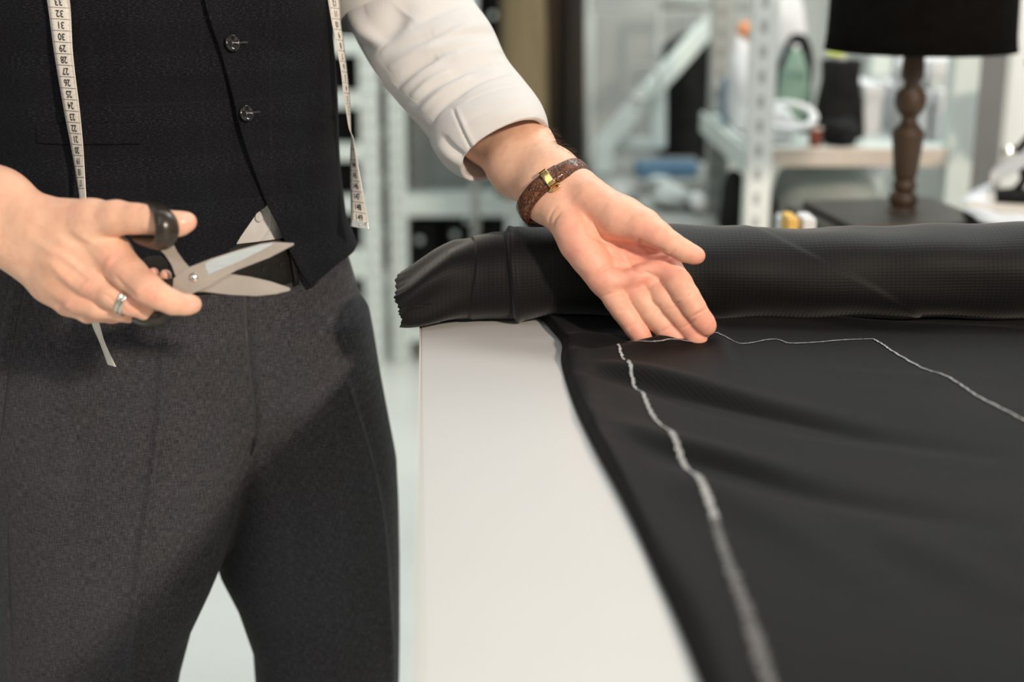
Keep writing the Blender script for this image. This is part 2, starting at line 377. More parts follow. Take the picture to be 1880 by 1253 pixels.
# ------------------------------------------------------------------ room shell
T = .93
def slab(name, c, s, m):
    bm = bmesh.new(); box(bm, c, s); return link(name, bm_mesh(bm), m, smooth=False, kind='structure')
slab('floor', (0, 2.0, -.05), (7.2, 8.4, .1), M['floor'])
slab('wall_back', (0, 6.25, 1.45), (7.2, .1, 2.9), M['wall'])
slab('wall_left', (-3.65, 2.0, 1.45), (.1, 8.4, 2.9), M['wall'])
slab('wall_right', (1.95, 4.35, 1.45), (.1, 3.7, 2.9), M['wall_r'])
slab('trim_1', (1.425, 4.4, 1.45), (.11, .2, 2.9), M['pillar'])
slab('wall_partition', (1.745, 4.38, 1.45), (.52, .12, 2.9), M['wall_r'])
# ------------------------------------------------------------------ cutting table
pA = WZ(771, 600, T); pB = WZ(765, 1253, T)
dirT = (pA - pB)[:2]; dirT /= np.linalg.norm(dirT)
nT = np.array([dirT[1], -dirT[0]])                     # to the right
def tp(s, t, z): q = pA[:2] + dirT * s + nT * t; return (q[0], q[1], z)
tbl = empty('cutting_table', tp(-.5, .6, 0), 'white-topped cutting table beside the man, dark suiting spread across it', 'table')
angT = atan2(dirT[1], dirT[0]) - pi / 2
def tbox(name, s0, s1, t0, t1, z0, z1, m, bev=.001):
    bm = bmesh.new(); c = tp((s0 + s1) / 2, (t0 + t1) / 2, (z0 + z1) / 2)
    box(bm, c, (t1 - t0, s1 - s0, z1 - z0), angT, bev); return link(name, bm_mesh(bm), m, tbl, smooth=False)
S0, S1, W1 = -1.22, .22, 1.9
tbox('tabletop', S0, S1, .0012, W1, T - .026, T, M['table'])
tbox('edge_band', S0, S1, -.0004, .0012, T - .026, T - .0006, M['edge'], 0)
for s_ in (S0 + .07, S1 - .07):
    for t_ in (.12, W1 - .1): tbox('leg', s_ - .025, s_ + .025, t_ - .025, t_ + .025, 0, T - .086, M['white_metal'])
tbox('apron', S0 + .05, S1 - .05, .10, W1 - .08, T - .086, T - .026, M['white_metal'])
# ------------------------------------------------------------------ cloth spread on the table
hem_px = [(965, 584), (992, 592), (1014, 615), (1031, 637), (1030, 668), (1042, 715), (1062, 770), (1098, 845), (1130, 905), (1166, 980), (1205, 1070), (1240, 1150), (1280, 1253), (1330, 1390)]
hem = np.array([WZ(x, y, T)[:2] for x, y in hem_px]); hemc = catmull(hem, 120)
o_ = np.argsort(hemc[:, 1]); hy = hemc[o_, 1]; hx = hemc[o_, 0]
fold_px = [  # line, height, width (m)
    ([(1031, 640), (1010, 612), (990, 592)], .0045, .006), ([(1036, 650), (1080, 636), (1130, 634)], .003, .012),
    ([(1036, 668), (1110, 668), (1190, 652), (1240, 640), (1300, 622)], .0045, .014),
    ([(1040, 690), (1120, 706), (1230, 736), (1370, 772), (1560, 812), (1800, 850)], -.0048, .014), ([(1060, 690), (1150, 696), (1260, 722), (1400, 756), (1580, 794)], .0042, .015),
    ([(1130, 812), (1230, 850), (1330, 880), (1450, 915), (1600, 950), (1800, 985)], -.0045, .015), ([(1120, 790), (1240, 828), (1340, 856), (1470, 892)], .004, .015),
    ([(1240, 900), (1330, 930), (1460, 1000), (1600, 1100)], .003, .02), ([(1300, 625), (1330, 650), (1345, 690)], .003, .010),
    ([(1500, 690), (1650, 706), (1880, 716)], .0014, .016), ([(1600, 1000), (1750, 1060), (1900, 1150)], .003, .02),
    ([(1070, 760), (1120, 880), (1180, 1010)], .0025, .008), ([(1480, 594), (1640, 612), (1880, 622)], .003, .012)]
fold_w = [(catmull(np.array([WZ(x, y, T)[:2] for x, y in l]), 30), h, w_) for l, h, w_ in fold_px]
def cloth_h(x, y):
    e = x - np.interp(y, hy, hx)                 # distance from the hem
    z = .0022 + .0050 * np.exp(-((e - .009) / .011) ** 2) + .0035 * sm(e, .0, .02) * (1 + .6 * np.sin(x * 17 + y * 9) * np.sin(y * 23 - x * 6))
    for p, h, w_ in fold_w:
        d, t, s = seg_dist(x.ravel(), y.ravel(), p)
        z = z + (1.7 * h * np.exp(-(d / w_) ** 2) * np.clip(np.sin(pi * np.clip(t, .03, .97)), 0, 1) ** .6).reshape(x.shape)
    z = z * sm(e, -.002, .006) + .0012
    return T + np.maximum(z, .0014)
NY, NX = 440, 420
ys = np.linspace(hy[0], 1.262, NY); u = np.linspace(0, 1, NX) ** 1.35
YY = np.repeat(ys[:, None], NX, 1); XL = np.interp(ys, hy, hx)[:, None]; XX = XL + u[None] * (1.15 - XL)
P = np.stack([XX, YY, cloth_h(XX, YY)], -1)
uvr = np.stack([XX * .88 + YY * .47, -XX * .47 + YY * .88], -1)
sheet = link('fabric_sheet', grid_mesh(P[:, ::-1], uv=uvr[:, ::-1]), M['sheet'], label='dark charcoal suiting spread flat over the table with chalked pattern lines', cat='fabric')
solid(sheet, .0011, -1)
def chalk(px, w0, w1, name='chalk_line', m_='chalk'):
    n = 150; c = catmull(np.array([WZ(x, y, T + .006)[:2] for x, y in px]), n)
    c[:, 0] += .0004 * np.sin(np.arange(n) * .9) ; t = np.gradient(c, axis=0); t /= np.linalg.norm(t, axis=1)[:, None]; nn = np.stack([-t[:, 1], t[:, 0]], 1)
    w_ = np.linspace(w0, w1, n) * (1 + .25 * RNG.randn(n))
    R = []
    for k in (-1, -.33, .33, 1):
        q = c + nn * (w_ * .5 * k)[:, None]; R.append(np.stack([q[:, 0], q[:, 1], cloth_h(q[:, 0], q[:, 1]) + .0010], 1))
    link(name, grid_mesh(np.stack(R, 0)), M[m_], sheet)
chalk([(1131, 641), (1140, 660), (1152, 678), (1166, 706), (1177, 716), (1185, 740), (1200, 768), (1230, 805)], .0020, .0026)
chalk([(1230, 805), (1262, 852), (1290, 905), (1312, 955)], .0030, .0044)
chalk([(1312, 955), (1326, 1005), (1345, 1062), (1366, 1125), (1386, 1185), (1412, 1262), (1440, 1340)], .0050, .0075, m_='chalk_soft')
chalk([(1129, 641), (1160, 645), (1200, 643), (1240, 636), (1285, 634), (1310, 626), (1336, 635), (1360, 637), (1420, 628), (1450, 634), (1500, 632), (1548, 628), (1602, 626)], .0009, .0010)
chalk([(1603, 626), (1622, 637), (1640, 649), (1700, 682), (1760, 710), (1800, 738), (1880, 780), (1940, 815)], .0015, .0017)
# ------------------------------------------------------------------ fabric bolt
top_px = [(738, 506), (760, 492), (790, 474), (830, 452), (868, 441), (905, 432), (932, 431), (950, 427), (975, 429), (1060, 428), (1250, 426), (1500, 430), (1700, 425), (1880, 419), (2400, 410)]
bot_px = [(738, 578), (775, 588), (830, 592), (1000, 597), (1200, 594), (1500, 584), (1880, 575), (2400, 566)]
NXR, NA = 420, 120
pxs = np.concatenate([np.linspace(738, 1000, 190), np.linspace(1002, 2400, NXR - 190)])
tpv = np.interp(pxs, *zip(*top_px)); bpv = np.interp(pxs, *zip(*bot_px))
def smooth1(a, k=9): 
    p = np.pad(a, k // 2, mode='edge'); return np.convolve(p, np.ones(k) / k, 'valid')
tpv = smooth1(tpv, 9)
Pr = np.zeros((NXR, NA, 3)); uvb = np.zeros((NXR, NA, 2))
for i, px in enumerate(pxs):
    Yc = 1.275 - .02 * sm(px, 1000, 2400)
    squash = 1 - sm(px, 738, 900)
    zt = W(px, tpv[i], Yc)[2]; zb = T + .0085
    bz = T + .0012 + .006 * sm(px, 950, 1010); zb = bz + .001
    h = (zt - zb) / 2; zc = (zt + zb) / 2; a = .048 + .012 * squash
    q = W(px, (tpv[i] + bpv[i]) / 2, Yc)
    an = np.arange(NA) * 2 * pi / NA
    cs, sn = np.cos(an), np.sin(an)
    n_ = 2.35 + 2.2 * squash
    r = (np.abs(cs) ** n_ + np.abs(sn) ** n_) ** (-1 / n_)
    # overlapping wraps, steps outward to the right
    step = .0012 * sm(px + 6 * np.sin(an * 2), 868, 872) + .0028 * sm(px + 9 * sn, 936, 941) + .0022 * np.exp(-((px + 9 * sn - 944) / 6) ** 2)
    dg = px - (1380 + (1 - sn) * 150 - 40 * cs)
    step = step + .0012 * sm(-dg, -6, 6) * sm(px, 1100, 1300)
    dg2 = px - (1180 + (1 - sn) * 70)
    step = step + .0022 * np.exp(-(dg2 / 26) ** 2) * (cs < .2) + .0016 * np.sin(px / 75 + an * 3) * np.sin(px / 41 - an * 2) * sm(px, 980, 1050)
    step = step + squash * .003 * np.sin(an * 5 + px / 30)
    jag = (.0009 * np.sin(an * 9) + .0008 * np.sin(an * 31 + 1) + .003 * np.sin(an * 2 + .6)) * (1 - sm(px, 738, 765))
    Pr[i, :, 0] = q[0] + jag; Pr[i, :, 1] = Yc + (a * r + step) * cs * 1.0; Pr[i, :, 2] = np.maximum(zc + (h * r + step) * sn, bz)
    uvb[i, :, 0] = q[0]; uvb[i, :, 1] = an * .05
bolt = empty('fabric_bolt', (Pr[200, :, 0].mean(), 1.275, T + .008), 'thick roll of black textured suiting lying across the back of the cutting table', 'fabric roll')
# inner recess at the left end
lay = [Pr[0]]; c0 = Pr[0].mean(0)
for sc_, dx in ((.93, .002), (.86, .035), (.5, .04), (.05, .04)):
    lay.insert(0, c0 + (Pr[0] - c0) * sc_ + np.array([dx, 0, 0]))
Pl = np.concatenate([np.stack(lay[:-1]), Pr]); uvl = np.concatenate([np.repeat(uvb[:1], len(lay) - 1, 0), uvb])
o = link('wound_cloth', grid_mesh(Pl, cv=True, uv=uvl), M['roll'], bolt)
sp = []
for k in range(90):
    t = k / 89; an = t * 2 * pi * 3; rr = .80 - .55 * t
    sp.append(c0 + np.array([.010 + .01 * t, .045 * rr * cos(an), .033 * rr * sin(an)]))
link('inner_layers', tubes_mesh([(sp, .0016, 6)]), M['roll'], bolt)
# ------------------------------------------------------------------ the man: trunk surface used by body and clothes
PHI = radians(25); E1 = np.array([cos(PHI), sin(PHI), 0]); E2 = np.array([sin(PHI), -cos(PHI), 0]); CX, CY = -.340, 1.385
tz = [.60, .80, .86, .92, .96, 1.0, 1.1, 1.2, 1.30, 1.42, 1.50, 1.56]
ts = [.19, .190, .186, .178, .168, .158, .154, .150, .152, .170, .14, .06]; tb = [.115, .118, .122, .120, .116, .112, .116, .124, .13, .12, .09, .06]
def rad(th, z, n=2.35):
    s_ = np.interp(z, tz, ts); b = np.interp(z, tz, tb); a = np.sqrt(np.maximum(s_ ** 2 - (b * sin(PHI)) ** 2, .002)) / cos(PHI)
    return (np.abs(np.sin(th) / a) ** n + np.abs(np.cos(th) / b) ** n) ** (-1 / n)
def trunk(th, z, off=0):
    th = np.asarray(th, float); z = np.asarray(z, float); r = rad(th, z) + off
    return np.stack([CX + r * (np.sin(th) * E1[0] + np.cos(th) * E2[0]), CY + r * (np.sin(th) * E1[1] + np.cos(th) * E2[1]), z + 0 * r], -1)
def hit(px, py, off=0):
    d = rayd(px, py); lo_, hi_ = .9, 1.6; prev = lo_
    for t in np.arange(lo_, hi_, .0015):
        p = CAM + d * t; v = p - np.array([CX, CY, 0]); su = v @ E1; cu = v @ E2; th = atan2(su, cu)
        if sqrt(su * su + cu * cu) < rad(th, p[2]) + off: return th, p[2]
    # ray passes the side: take the nearest point
    bb = (9, 0, 0)
    for t in np.arange(lo_, hi_, .003):
        p = CAM + d * t; v = p - np.array([CX, CY, 0]); su = v @ E1; cu = v @ E2; th = atan2(su, cu); bb = min(bb, (sqrt(su * su + cu * cu) - rad(th, p[2]), th, p[2]))
    return bb[1], bb[2]
MP = lambda px, dep: px * dep / F
# ---- open hand and forearm (his left)
def C(x, y, r, dep): return (WD(x, y, dep), r * dep / F)
rp = [WD(*p) for p in ((720, 10, 1.46), (690, 60, 1.46), (1190, 640, 1.20), (1315, 610, 1.20), (1300, 640, 1.21), (1295, 470, 1.185), (1015, 420, 1.25), (1170, 375, 1.20), (930, 190, 1.31), (870, 300, 1.36), (1080, 300, 1.25), (1000, 380, 1.21), (1200, 500, 1.23))]
FR = fit_field(WD(870, 170, 1.36), WD(1240, 560, 1.20), UP, rp, .00105, .022); A_ = FR.v
FR.chain(A_, [C(735, 12, 58, 1.45), C(905, 208, 47, 1.345), C(962, 268, 46, 1.305), C(1018, 322, 41, 1.262), C(1052, 352, 40, 1.245)], .02)
FR.chain(A_, [C(712, 45, 58, 1.45), C(893, 246, 46, 1.337), C(948, 312, 42, 1.295), C(1002, 362, 38, 1.255), C(1034, 388, 37, 1.240)], .02)
k_ = .006
for ch in ([C(1032, 390, 36, 1.238), C(1064, 446, 35, 1.222), C(1106, 516, 27, 1.214)],
           [C(1045, 376, 34, 1.240), C(1105, 452, 30, 1.232), C(1158, 520, 25, 1.219)],
           [C(1055, 360, 34, 1.242), C(1130, 440, 30, 1.235), C(1192, 508, 25, 1.217)],
           [C(1066, 346, 36, 1.240), C(1152, 430, 30, 1.233), C(1221, 492, 27, 1.213)],
           [C(1048, 420, 30, 1.222), C(1080, 470, 30, 1.214), C(1108, 506, 24, 1.210)]):
    FR.chain(A_, ch, k_)
FR.chain(A_, [C(1120, 520, 18, 1.208), C(1170, 508, 16, 1.206), C(1222, 484, 18, 1.204)], .006)          # pads under the fingers
FR.chain(A_, [C(1084, 362, 36, 1.226), C(1140, 400, 37, 1.212), C(1180, 417, 31, 1.202)], .008)       # ball of the thumb
fing = np.full_like(A_, .05)
def finger(ch, k=.0035):
    t = np.full_like(A_, .05); FR.chain(t, ch, k); np.minimum(fing, t, out=fing)
finger([C(1118, 532, 23, 1.214), C(1131, 552, 21, 1.211), C(1143, 570, 20.5, 1.209), C(1155, 586, 19.5, 1.209), C(1166, 602, 19, 1.209), C(1176, 615, 18, 1.210), C(1182, 623, 15.5, 1.211)])
finger([C(1162, 528, 24, 1.215), C(1180, 553, 22, 1.208), C(1196, 576, 20.5, 1.206), C(1212, 592, 20.5, 1.206), C(1226, 607, 20, 1.207), C(1239, 620, 19, 1.208), C(1244, 625, 17, 1.209)])
finger([C(1198, 518, 24, 1.213), C(1218, 545, 22.5, 1.203), C(1236, 567, 20.5, 1.200), C(1250, 584, 20.5, 1.201), C(1263, 600, 19.5, 1.203), C(1276, 618, 19, 1.206), C(1282, 626, 17, 1.207)])
finger([C(1224, 492, 28, 1.210), C(1246, 522, 25, 1.196), C(1261, 546, 23.5, 1.192), C(1273, 566, 22.5, 1.193), C(1284, 584, 21, 1.196), C(1293, 595, 20, 1.199), C(1297, 600, 17.5, 1.200)])
A_[:] = smin(A_, fing, .0042)
th_ = np.full_like(A_, .05)
FR.chain(th_, [C(1150, 400, 36, 1.212), C(1182, 416, 31, 1.200), C(1208, 431, 24, 1.192), C(1233, 448, 20.5, 1.187), C(1256, 461, 18.5, 1.186), C(1276, 469, 15, 1.187), C(1281, 470.5, 12.5, 1.188)], .005)
A_[:] = smin(A_, th_, .0035)
V, Q = FR.mesh(); V = smooth_np(V, Q, 3, .5); N = vnormals(V, Q)
V = folds(V, N, [
    ([(1134, 573), (1146, 568), (1158, 559)], -.0009, 2.2), ([(1153, 603), (1164, 596), (1174, 588)], -.0008, 2.2),
    ([(1186, 577), (1200, 570), (1212, 560)], -.0009, 2.2), ([(1212, 611), (1226, 604), (1238, 594)], -.0008, 2.2),
    ([(1222, 571), (1236, 563), (1248, 553)], -.0009, 2.2), ([(1252, 603), (1264, 597), (1276, 588)], -.0008, 2.2),
    ([(1244, 549), (1260, 541), (1274, 532)], -.0009, 2.4), ([(1268, 583), (1282, 576), (1296, 568)], -.0008, 2.2),
    ([(1222, 476), (1232, 468), (1240, 458)], -.0007, 2.2), ([(1102, 546), (1122, 540), (1146, 538)], -.0008, 2.4), ([(1150, 540), (1166, 530), (1188, 530)], -.0008, 2.2), ([(1190, 530), (1202, 520), (1218, 516)], -.0008, 2.2),
    ([(1078, 398), (1080, 424), (1104, 440), (1146, 452), (1176, 462), (1200, 462)], -.0019, 5), ([(1084, 516), (1112, 492), (1150, 489), (1186, 500), (1210, 510)], -.0014, 4),
    ([(1100, 445), (1130, 470), (1160, 478), (1200, 478), (1226, 474)], -.0012, 4), ([(1172, 440), (1178, 452), (1196, 462), (1216, 462)], -.0024, 5), ([(1140, 452), (1160, 490), (1175, 500)], -.0007, 3),
    ([(1009, 414), (1008, 402), (1014, 388), (1024, 378)], -.0010, 2.6), ([(1015, 418), (1018, 404), (1030, 390)], -.0009, 2.6), ([(1040, 372), (1062, 352), (1092, 332)], -.0004, 3),
    ([(1060, 420), (1066, 470), (1092, 508)], .0009, 14), ([(1110, 380), (1150, 410)], .0012, 18)], True)
N = vnormals(V, Q); x, y, dep = proj(V)
def blob(cx, cy, r): return np.exp(-(((x - cx) ** 2 + (y - cy) ** 2) / r ** 2))
tint = np.zeros(len(V))
for cx, cy, r, a in ((1182, 622, 20, .6), (1242, 622, 22, .7), (1282, 626, 22, .7), (1298, 600, 22, .65), (1165, 603, 16, .4), (1226, 606, 16, .4), (1264, 598, 16, .4), (1100, 516, 26, .4), (1165, 515, 26, .45), (1215, 490, 26, .45), (1050, 460, 26, .45),
                     (1180, 452, 30, .7), (1282, 470, 18, .4), (1040, 420, 20, .35), (1125, 395, 30, .12), (1150, 465, 40, .3), (1160, 588, 8, .2)):
    tint = np.maximum(tint, a * blob(cx, cy, r)) + .25 * a * blob(cx, cy, r * 1.5)
tint = np.clip(tint + .30 * sm(x, 990, 1060), 0, .85)
nail = np.zeros(len(V))
body = [(V, Q, tint, nail)]
# ---- hand with the scissors (his right)
lp = [WD(*p) for p in ((-260, 200, 1.20), (-260, 380, 1.2), (-130, 420, 1.16), (0, 310, 1.12), (50, 520, 1.13), (120, 590, 1.13), (250, 595, 1.11), (365, 545, 1.09), (365, 575, 1.09), (362, 400, 1.08), (250, 370, 1.08), (303, 500, 1.15), (281, 500, 1.16), (246, 540, 1.165), (200, 480, 1.06))]
FL = fit_field(WD(-100, 330, 1.14), WD(280, 520, 1.10), UP, lp, .00105, .018); A_ = FL.v
FL.chain(A_, [C(-260, 250, 66, 1.20), C(-120, 303, 54, 1.15), C(0, 366, 48, 1.12), C(70, 405, 44, 1.11)], .02)
FL.chain(A_, [C(-260, 330, 62, 1.20), C(-130, 368, 54, 1.155), C(-10, 424, 49, 1.125), C(58, 464, 46, 1.12)], .02)
k_ = .008
for ch in ([C(60, 402, 44, 1.11), C(130, 442, 42, 1.105), C(204, 468, 38, 1.102)], [C(55, 425, 44, 1.115), C(118, 482, 42, 1.108), C(178, 516, 34, 1.104)],
           [C(50, 452, 44, 1.12), C(106, 510, 38, 1.116), C(150, 548, 29, 1.115)], [C(46, 470, 42, 1.125), C(92, 522, 33, 1.125), C(124, 556, 23, 1.126)]):
    FL.chain(A_, ch, k_)
FL.chain(A_, [C(90, 402, 40, 1.108), C(170, 405, 38, 1.095), C(215, 400, 30, 1.085), C(250, 402, 26, 1.080), C(280, 404, 24.5, 1.077), C(300, 409, 21, 1.077), C(316, 413, 20.5, 1.077), C(334, 410, 18.5, 1.078), C(345, 407, 15.5, 1.079)], .006)
fing = np.full_like(A_, .05)
def fingerL(ch, k=.0035):
    t = np.full_like(A_, .05); FL.chain(t, ch, k); np.minimum(fing, t, out=fing)
fingerL([C(204, 468, 38, 1.100), C(238, 503, 31, 1.086), C(270, 530, 28.5, 1.076), C(294, 545, 24, 1.076), C(318, 556, 22, 1.080), C(338, 560, 18, 1.085), C(350, 559, 17, 1.088), C(355, 559, 14, 1.090)])
fingerL([C(176, 520, 32, 1.103), C(206, 542, 24, 1.095), C(240, 558, 21.5, 1.092), C(268, 570, 18, 1.098), C(284, 566, 15.5, 1.115), C(296, 540, 13, 1.124), C(304, 506, 11.5, 1.118)])
fingerL([C(148, 550, 27, 1.112), C(180, 566, 20, 1.107), C(224, 573, 17, 1.106), C(256, 578, 14, 1.114), C(268, 560, 13, 1.130), C(276, 530, 12, 1.138), C(282, 501, 10, 1.130)])
fingerL([C(124, 558, 21, 1.125), C(160, 577, 16, 1.120), C(206, 580, 13, 1.122), C(236, 580, 12, 1.135), C(245, 560, 12, 1.150), C(246, 540, 10, 1.158)])
A_[:] = smin(A_, fing, .005)
V, Q = FL.mesh(); V = smooth_np(V, Q, 3, .5); N = vnormals(V, Q)
V = folds(V, N, [([(252, 545), (266, 530), (280, 520)], -.0007, 2.2), ([(262, 552), (278, 540), (290, 530)], -.0007, 2.2), ([(272, 556), (284, 544)], -.0005, 2),
    ([(308, 572), (316, 558), (318, 540)], -.0006, 2.2), 
    ([(210, 506), (226, 524), (250, 545)], -.0016, 4), ([(160, 545), (190, 540), (212, 556), (240, 578)], -.0007, 3),
    ([(60, 440), (110, 470), (150, 500)], .0019, 9), ([(130, 420), (200, 462)], .0020, 9), ([(90, 480), (150, 540)], .0018, 8), ([(110, 430), (150, 455), (185, 500)], -.0012, 8), ([(95, 460), (140, 500), (160, 520)], -.0012, 7), ([(340, 396), (352, 404), (344, 417), (330, 410)], -.0004, 1.4), ([(345, 548), (364, 553), (366, 566), (350, 572)], -.0004, 1.4), ([(195, 478), (206, 486)], .002, 12), ([(150, 524), (160, 530)], .0015, 10), ([(118, 560), (126, 566)], .0012, 9)])
x, y, dep = proj(V); N = vnormals(V, Q)
tint = np.zeros(len(V))
for cx, cy, r, a in ((198, 478, 24, .45), (275, 543, 20, .35), (350, 408, 18, .45), (352, 560, 20, .4), (160, 522, 20, .3), (122, 560, 18, .35), (303, 503, 14, .5), (281, 500, 14, .5), (160, 545, 26, .3), (240, 575, 26, .45)):
    tint = np.maximum(tint, a * np.exp(-(((x - cx) ** 2 + (y - cy) ** 2) / r ** 2)))
tint = tint + .06
def ell(cx, cy, a, b, ang): 
    u_ = (x - cx) * cos(ang) + (y - cy) * sin(ang); v_ = -(x - cx) * sin(ang) + (y - cy) * cos(ang); return 1 - sm(np.sqrt((u_ / a) ** 2 + (v_ / b) ** 2), .8, 1.0)
nail = np.maximum.reduce([ell(343, 404, 13, 8.5, -.15), ell(355, 563, 11, 8, -.25), ell(305, 502, 9, 7, -.2)]) * (dep < 1.16)
body.append((V, Q, tint, nail))
# ---- trunk, upper arms and legs under the clothes, same mesh
lo = np.array([-.66, 1.16, .06]); hi = np.array([.06, 1.62, 1.60])
FB = Field(lo, hi, .008); A_ = FB.v
def wp(x, y, z): return np.array([x, y, z])
tr = np.full_like(A_, .05)
FB.chain(tr, [(wp(CX, CY, z_) - E1 * d_, r_) for z_, d_, r_ in ((.92, .05, .086), (1.1, .045, .084), (1.32, .05, .084), (1.42, .03, .07))], .03)
FB.chain(tr, [(wp(CX, CY, z_) + E1 * d_, r_) for z_, d_, r_ in ((.92, .05, .086), (1.1, .045, .084), (1.32, .05, .084), (1.42, .03, .07))], .03)
FB.chain(tr, [(wp(CX, CY, 1.4), .06), (wp(CX, CY, 1.58), .055)], .03)
A_[:] = tr
SHL = wp(CX + .17, CY + .06, 1.41); ELL = WD(722, 20, 1.455); SHR = wp(CX - .18, CY - .06, 1.41); ELR = WD(-330, 240, 1.245)
FB.chain(A_, [(wp(CX, CY, 1.40), .06), (SHL, .050), (ELL, .036)], .03)
FB.chain(A_, [(wp(CX, CY, 1.40), .06), (SHR, .058), (ELR, .040)], .03)
FB.chain(A_, [(wp(CX + .07, CY + .02, .90), .085), (wp(-.215, 1.42, .50), .055), (wp(-.205, 1.44, .10), .042)], .03)
FB.chain(A_, [(wp(CX - .07, CY - .03, .90), .085), (wp(-.42, 1.34, .50), .055), (wp(-.44, 1.36, .10), .042)], .03)
V, Q = FB.mesh(); V = smooth_np(V, Q, 1); body.append((V, Q, np.zeros(len(V)), np.zeros(len(V))))
off_ = 0; VV = []; QQ = []
for V, Q, t, n_ in body: VV.append(V); QQ.append(Q + off_); off_ += len(V)
VV = np.concatenate(VV); QQ = np.concatenate(QQ)
person = empty('person', (CX, CY, 0), 'person in dark waistcoat and grey trousers, sleeves rolled, holding out one open palm', 'person')
bme = mesh_np(VV, QQ)
for nm, k in (('tint', 2), ('nail', 3)):
    at = bme.attributes.new(nm, 'FLOAT', 'POINT'); at.data.foreach_set('value', np.concatenate([b[k] for b in body]).astype(np.float32))
link('body', bme, M['skin'], person)
# fine hairs along the far edge of the forearm
V0, Q0 = body[0][0], body[0][1]; N0 = vnormals(V0, Q0); hx_, hy_, _ = proj(V0); vw = V0 - CAM; vw /= np.linalg.norm(vw, axis=1)[:, None]
sel = np.where((hx_ > 995) & (hx_ < 1078) & (hy_ > 215) & (hy_ < 300) & (np.abs((N0 * vw).sum(1)) < .45) & ((hx_ - 1003) * .75 - (hy_ - 228) * .8 > -22))[0]
hb = []; ad = nrm0 = (WD(1052, 352, 1.245) - WD(962, 268, 1.305)); ad = ad / np.linalg.norm(ad)
for k in RNG.choice(sel, min(150, len(sel)), replace=False):
    L_ = .004 + .006 * RNG.rand(); d_ = N0[k] * .8 + ad * (.5 + .5 * RNG.rand()) + RNG.randn(3) * .25; d_ /= np.linalg.norm(d_)
    p_ = V0[k]; hb.append((catmull(np.array([p_, p_ + d_ * L_ * .5, p_ + d_ * L_ * .85 + ad * L_ * .35]), 5), .00006, 4))
link('arm_hair', tubes_mesh(hb), mat('arm_hair', (.05, .025, .01), .6), person, kind='stuff')
# ------------------------------------------------------------------ trousers
Fz = Field((-.60, 1.16, .055), (-.07, 1.58, 1.005), .0025)
Z = Fz.ax[2].astype(float)
Xg = Fz.ax[0][:, None].astype(float); Yg = Fz.ax[1][None, :].astype(float)
def zof(py, Y): return W(940, py, Y)[2]
def leg_tab(rows):
    r = []
    for py, xl, xr, Yc, b in rows:
        a = W(xl, py, Yc); c = W(xr, py, Yc); r.append((a[2], (a[0] + c[0]) / 2, (c[0] - a[0]) / 2, Yc, b))
    r.sort(); return np.array(r)
LL = leg_tab([(700, -30, 470, 1.34, .105), (850, -2, 462, 1.325, .112), (930, 6, 440, 1.318, .114), (1030, 12, 410, 1.312, .112), (1090, 12, 385, 1.312, .108), (1170, 11, 347, 1.314, .104), (1253, 8, 325, 1.318, .10), (1500, 20, 285, 1.33, .09), (1900, 60, 262, 1.345, .085), (3300, 235, 420, 1.36, .08)])
RL = leg_tab([(480, 360, 652, 1.40, .10), (560, 360, 672, 1.40, .10), (620, 360, 684, 1.40, .10), (700, 360, 698, 1.40, .10), (850, 395, 727, 1.415, .10), (930, 398, 731, 1.42, .10), (1030, 407, 733, 1.425, .10), (1090, 440, 733, 1.425, .10), (1170, 469, 733, 1.425, .10), (1253, 475, 732, 1.43, .10), (1500, 490, 722, 1.435, .095), (1900, 500, 700, 1.44, .088), (3300, 580, 760, 1.44, .085)])
PW = np.zeros(Fz.n, np.float32)
for k, z in enumerate(Z):
    def leg(tab):
        cx, a, cy, b = [np.interp(z, tab[:, 0], tab[:, i]) for i in (1, 2, 3, 4)]
        u_ = (Xg - cx) / a; v_ = (Yg - cy) / b; q = (np.abs(u_) ** 2.25 + np.abs(v_) ** 2.25) ** (1 / 2.25); return (q - 1) * min(a, b)
    fl, fr_ = leg(LL), leg(RL); up_ = 1
    legs = smin(fl, fr_, .006)
    if z > .72:
        dx = Xg - CX; dy = Yg - CY; su = dx * E1[0] + dy * E1[1]; cu = dx * E2[0] + dy * E2[1]; thv = np.arctan2(su, cu)
        R_ = rad(thv, z); pel = np.hypot(su, cu) - R_ + (0 if z > .80 else (0.80 - z) * 1.1)
        wgt = sm(z, .90, .95)
        legs = legs + wgt * .06
        f = smin(legs, pel, .014)
    else: f = legs
    PW[:, :, k] = f
PW = np.maximum(PW, (Z - .985)[None, None, :].astype(np.float32)); PW = np.maximum(PW, (.075 - Z)[None, None, :].astype(np.float32))
Fz.v[:] = PW
V, Q = Fz.mesh(); V = smooth_np(V, Q, 5, .5); N = vnormals(V, Q)
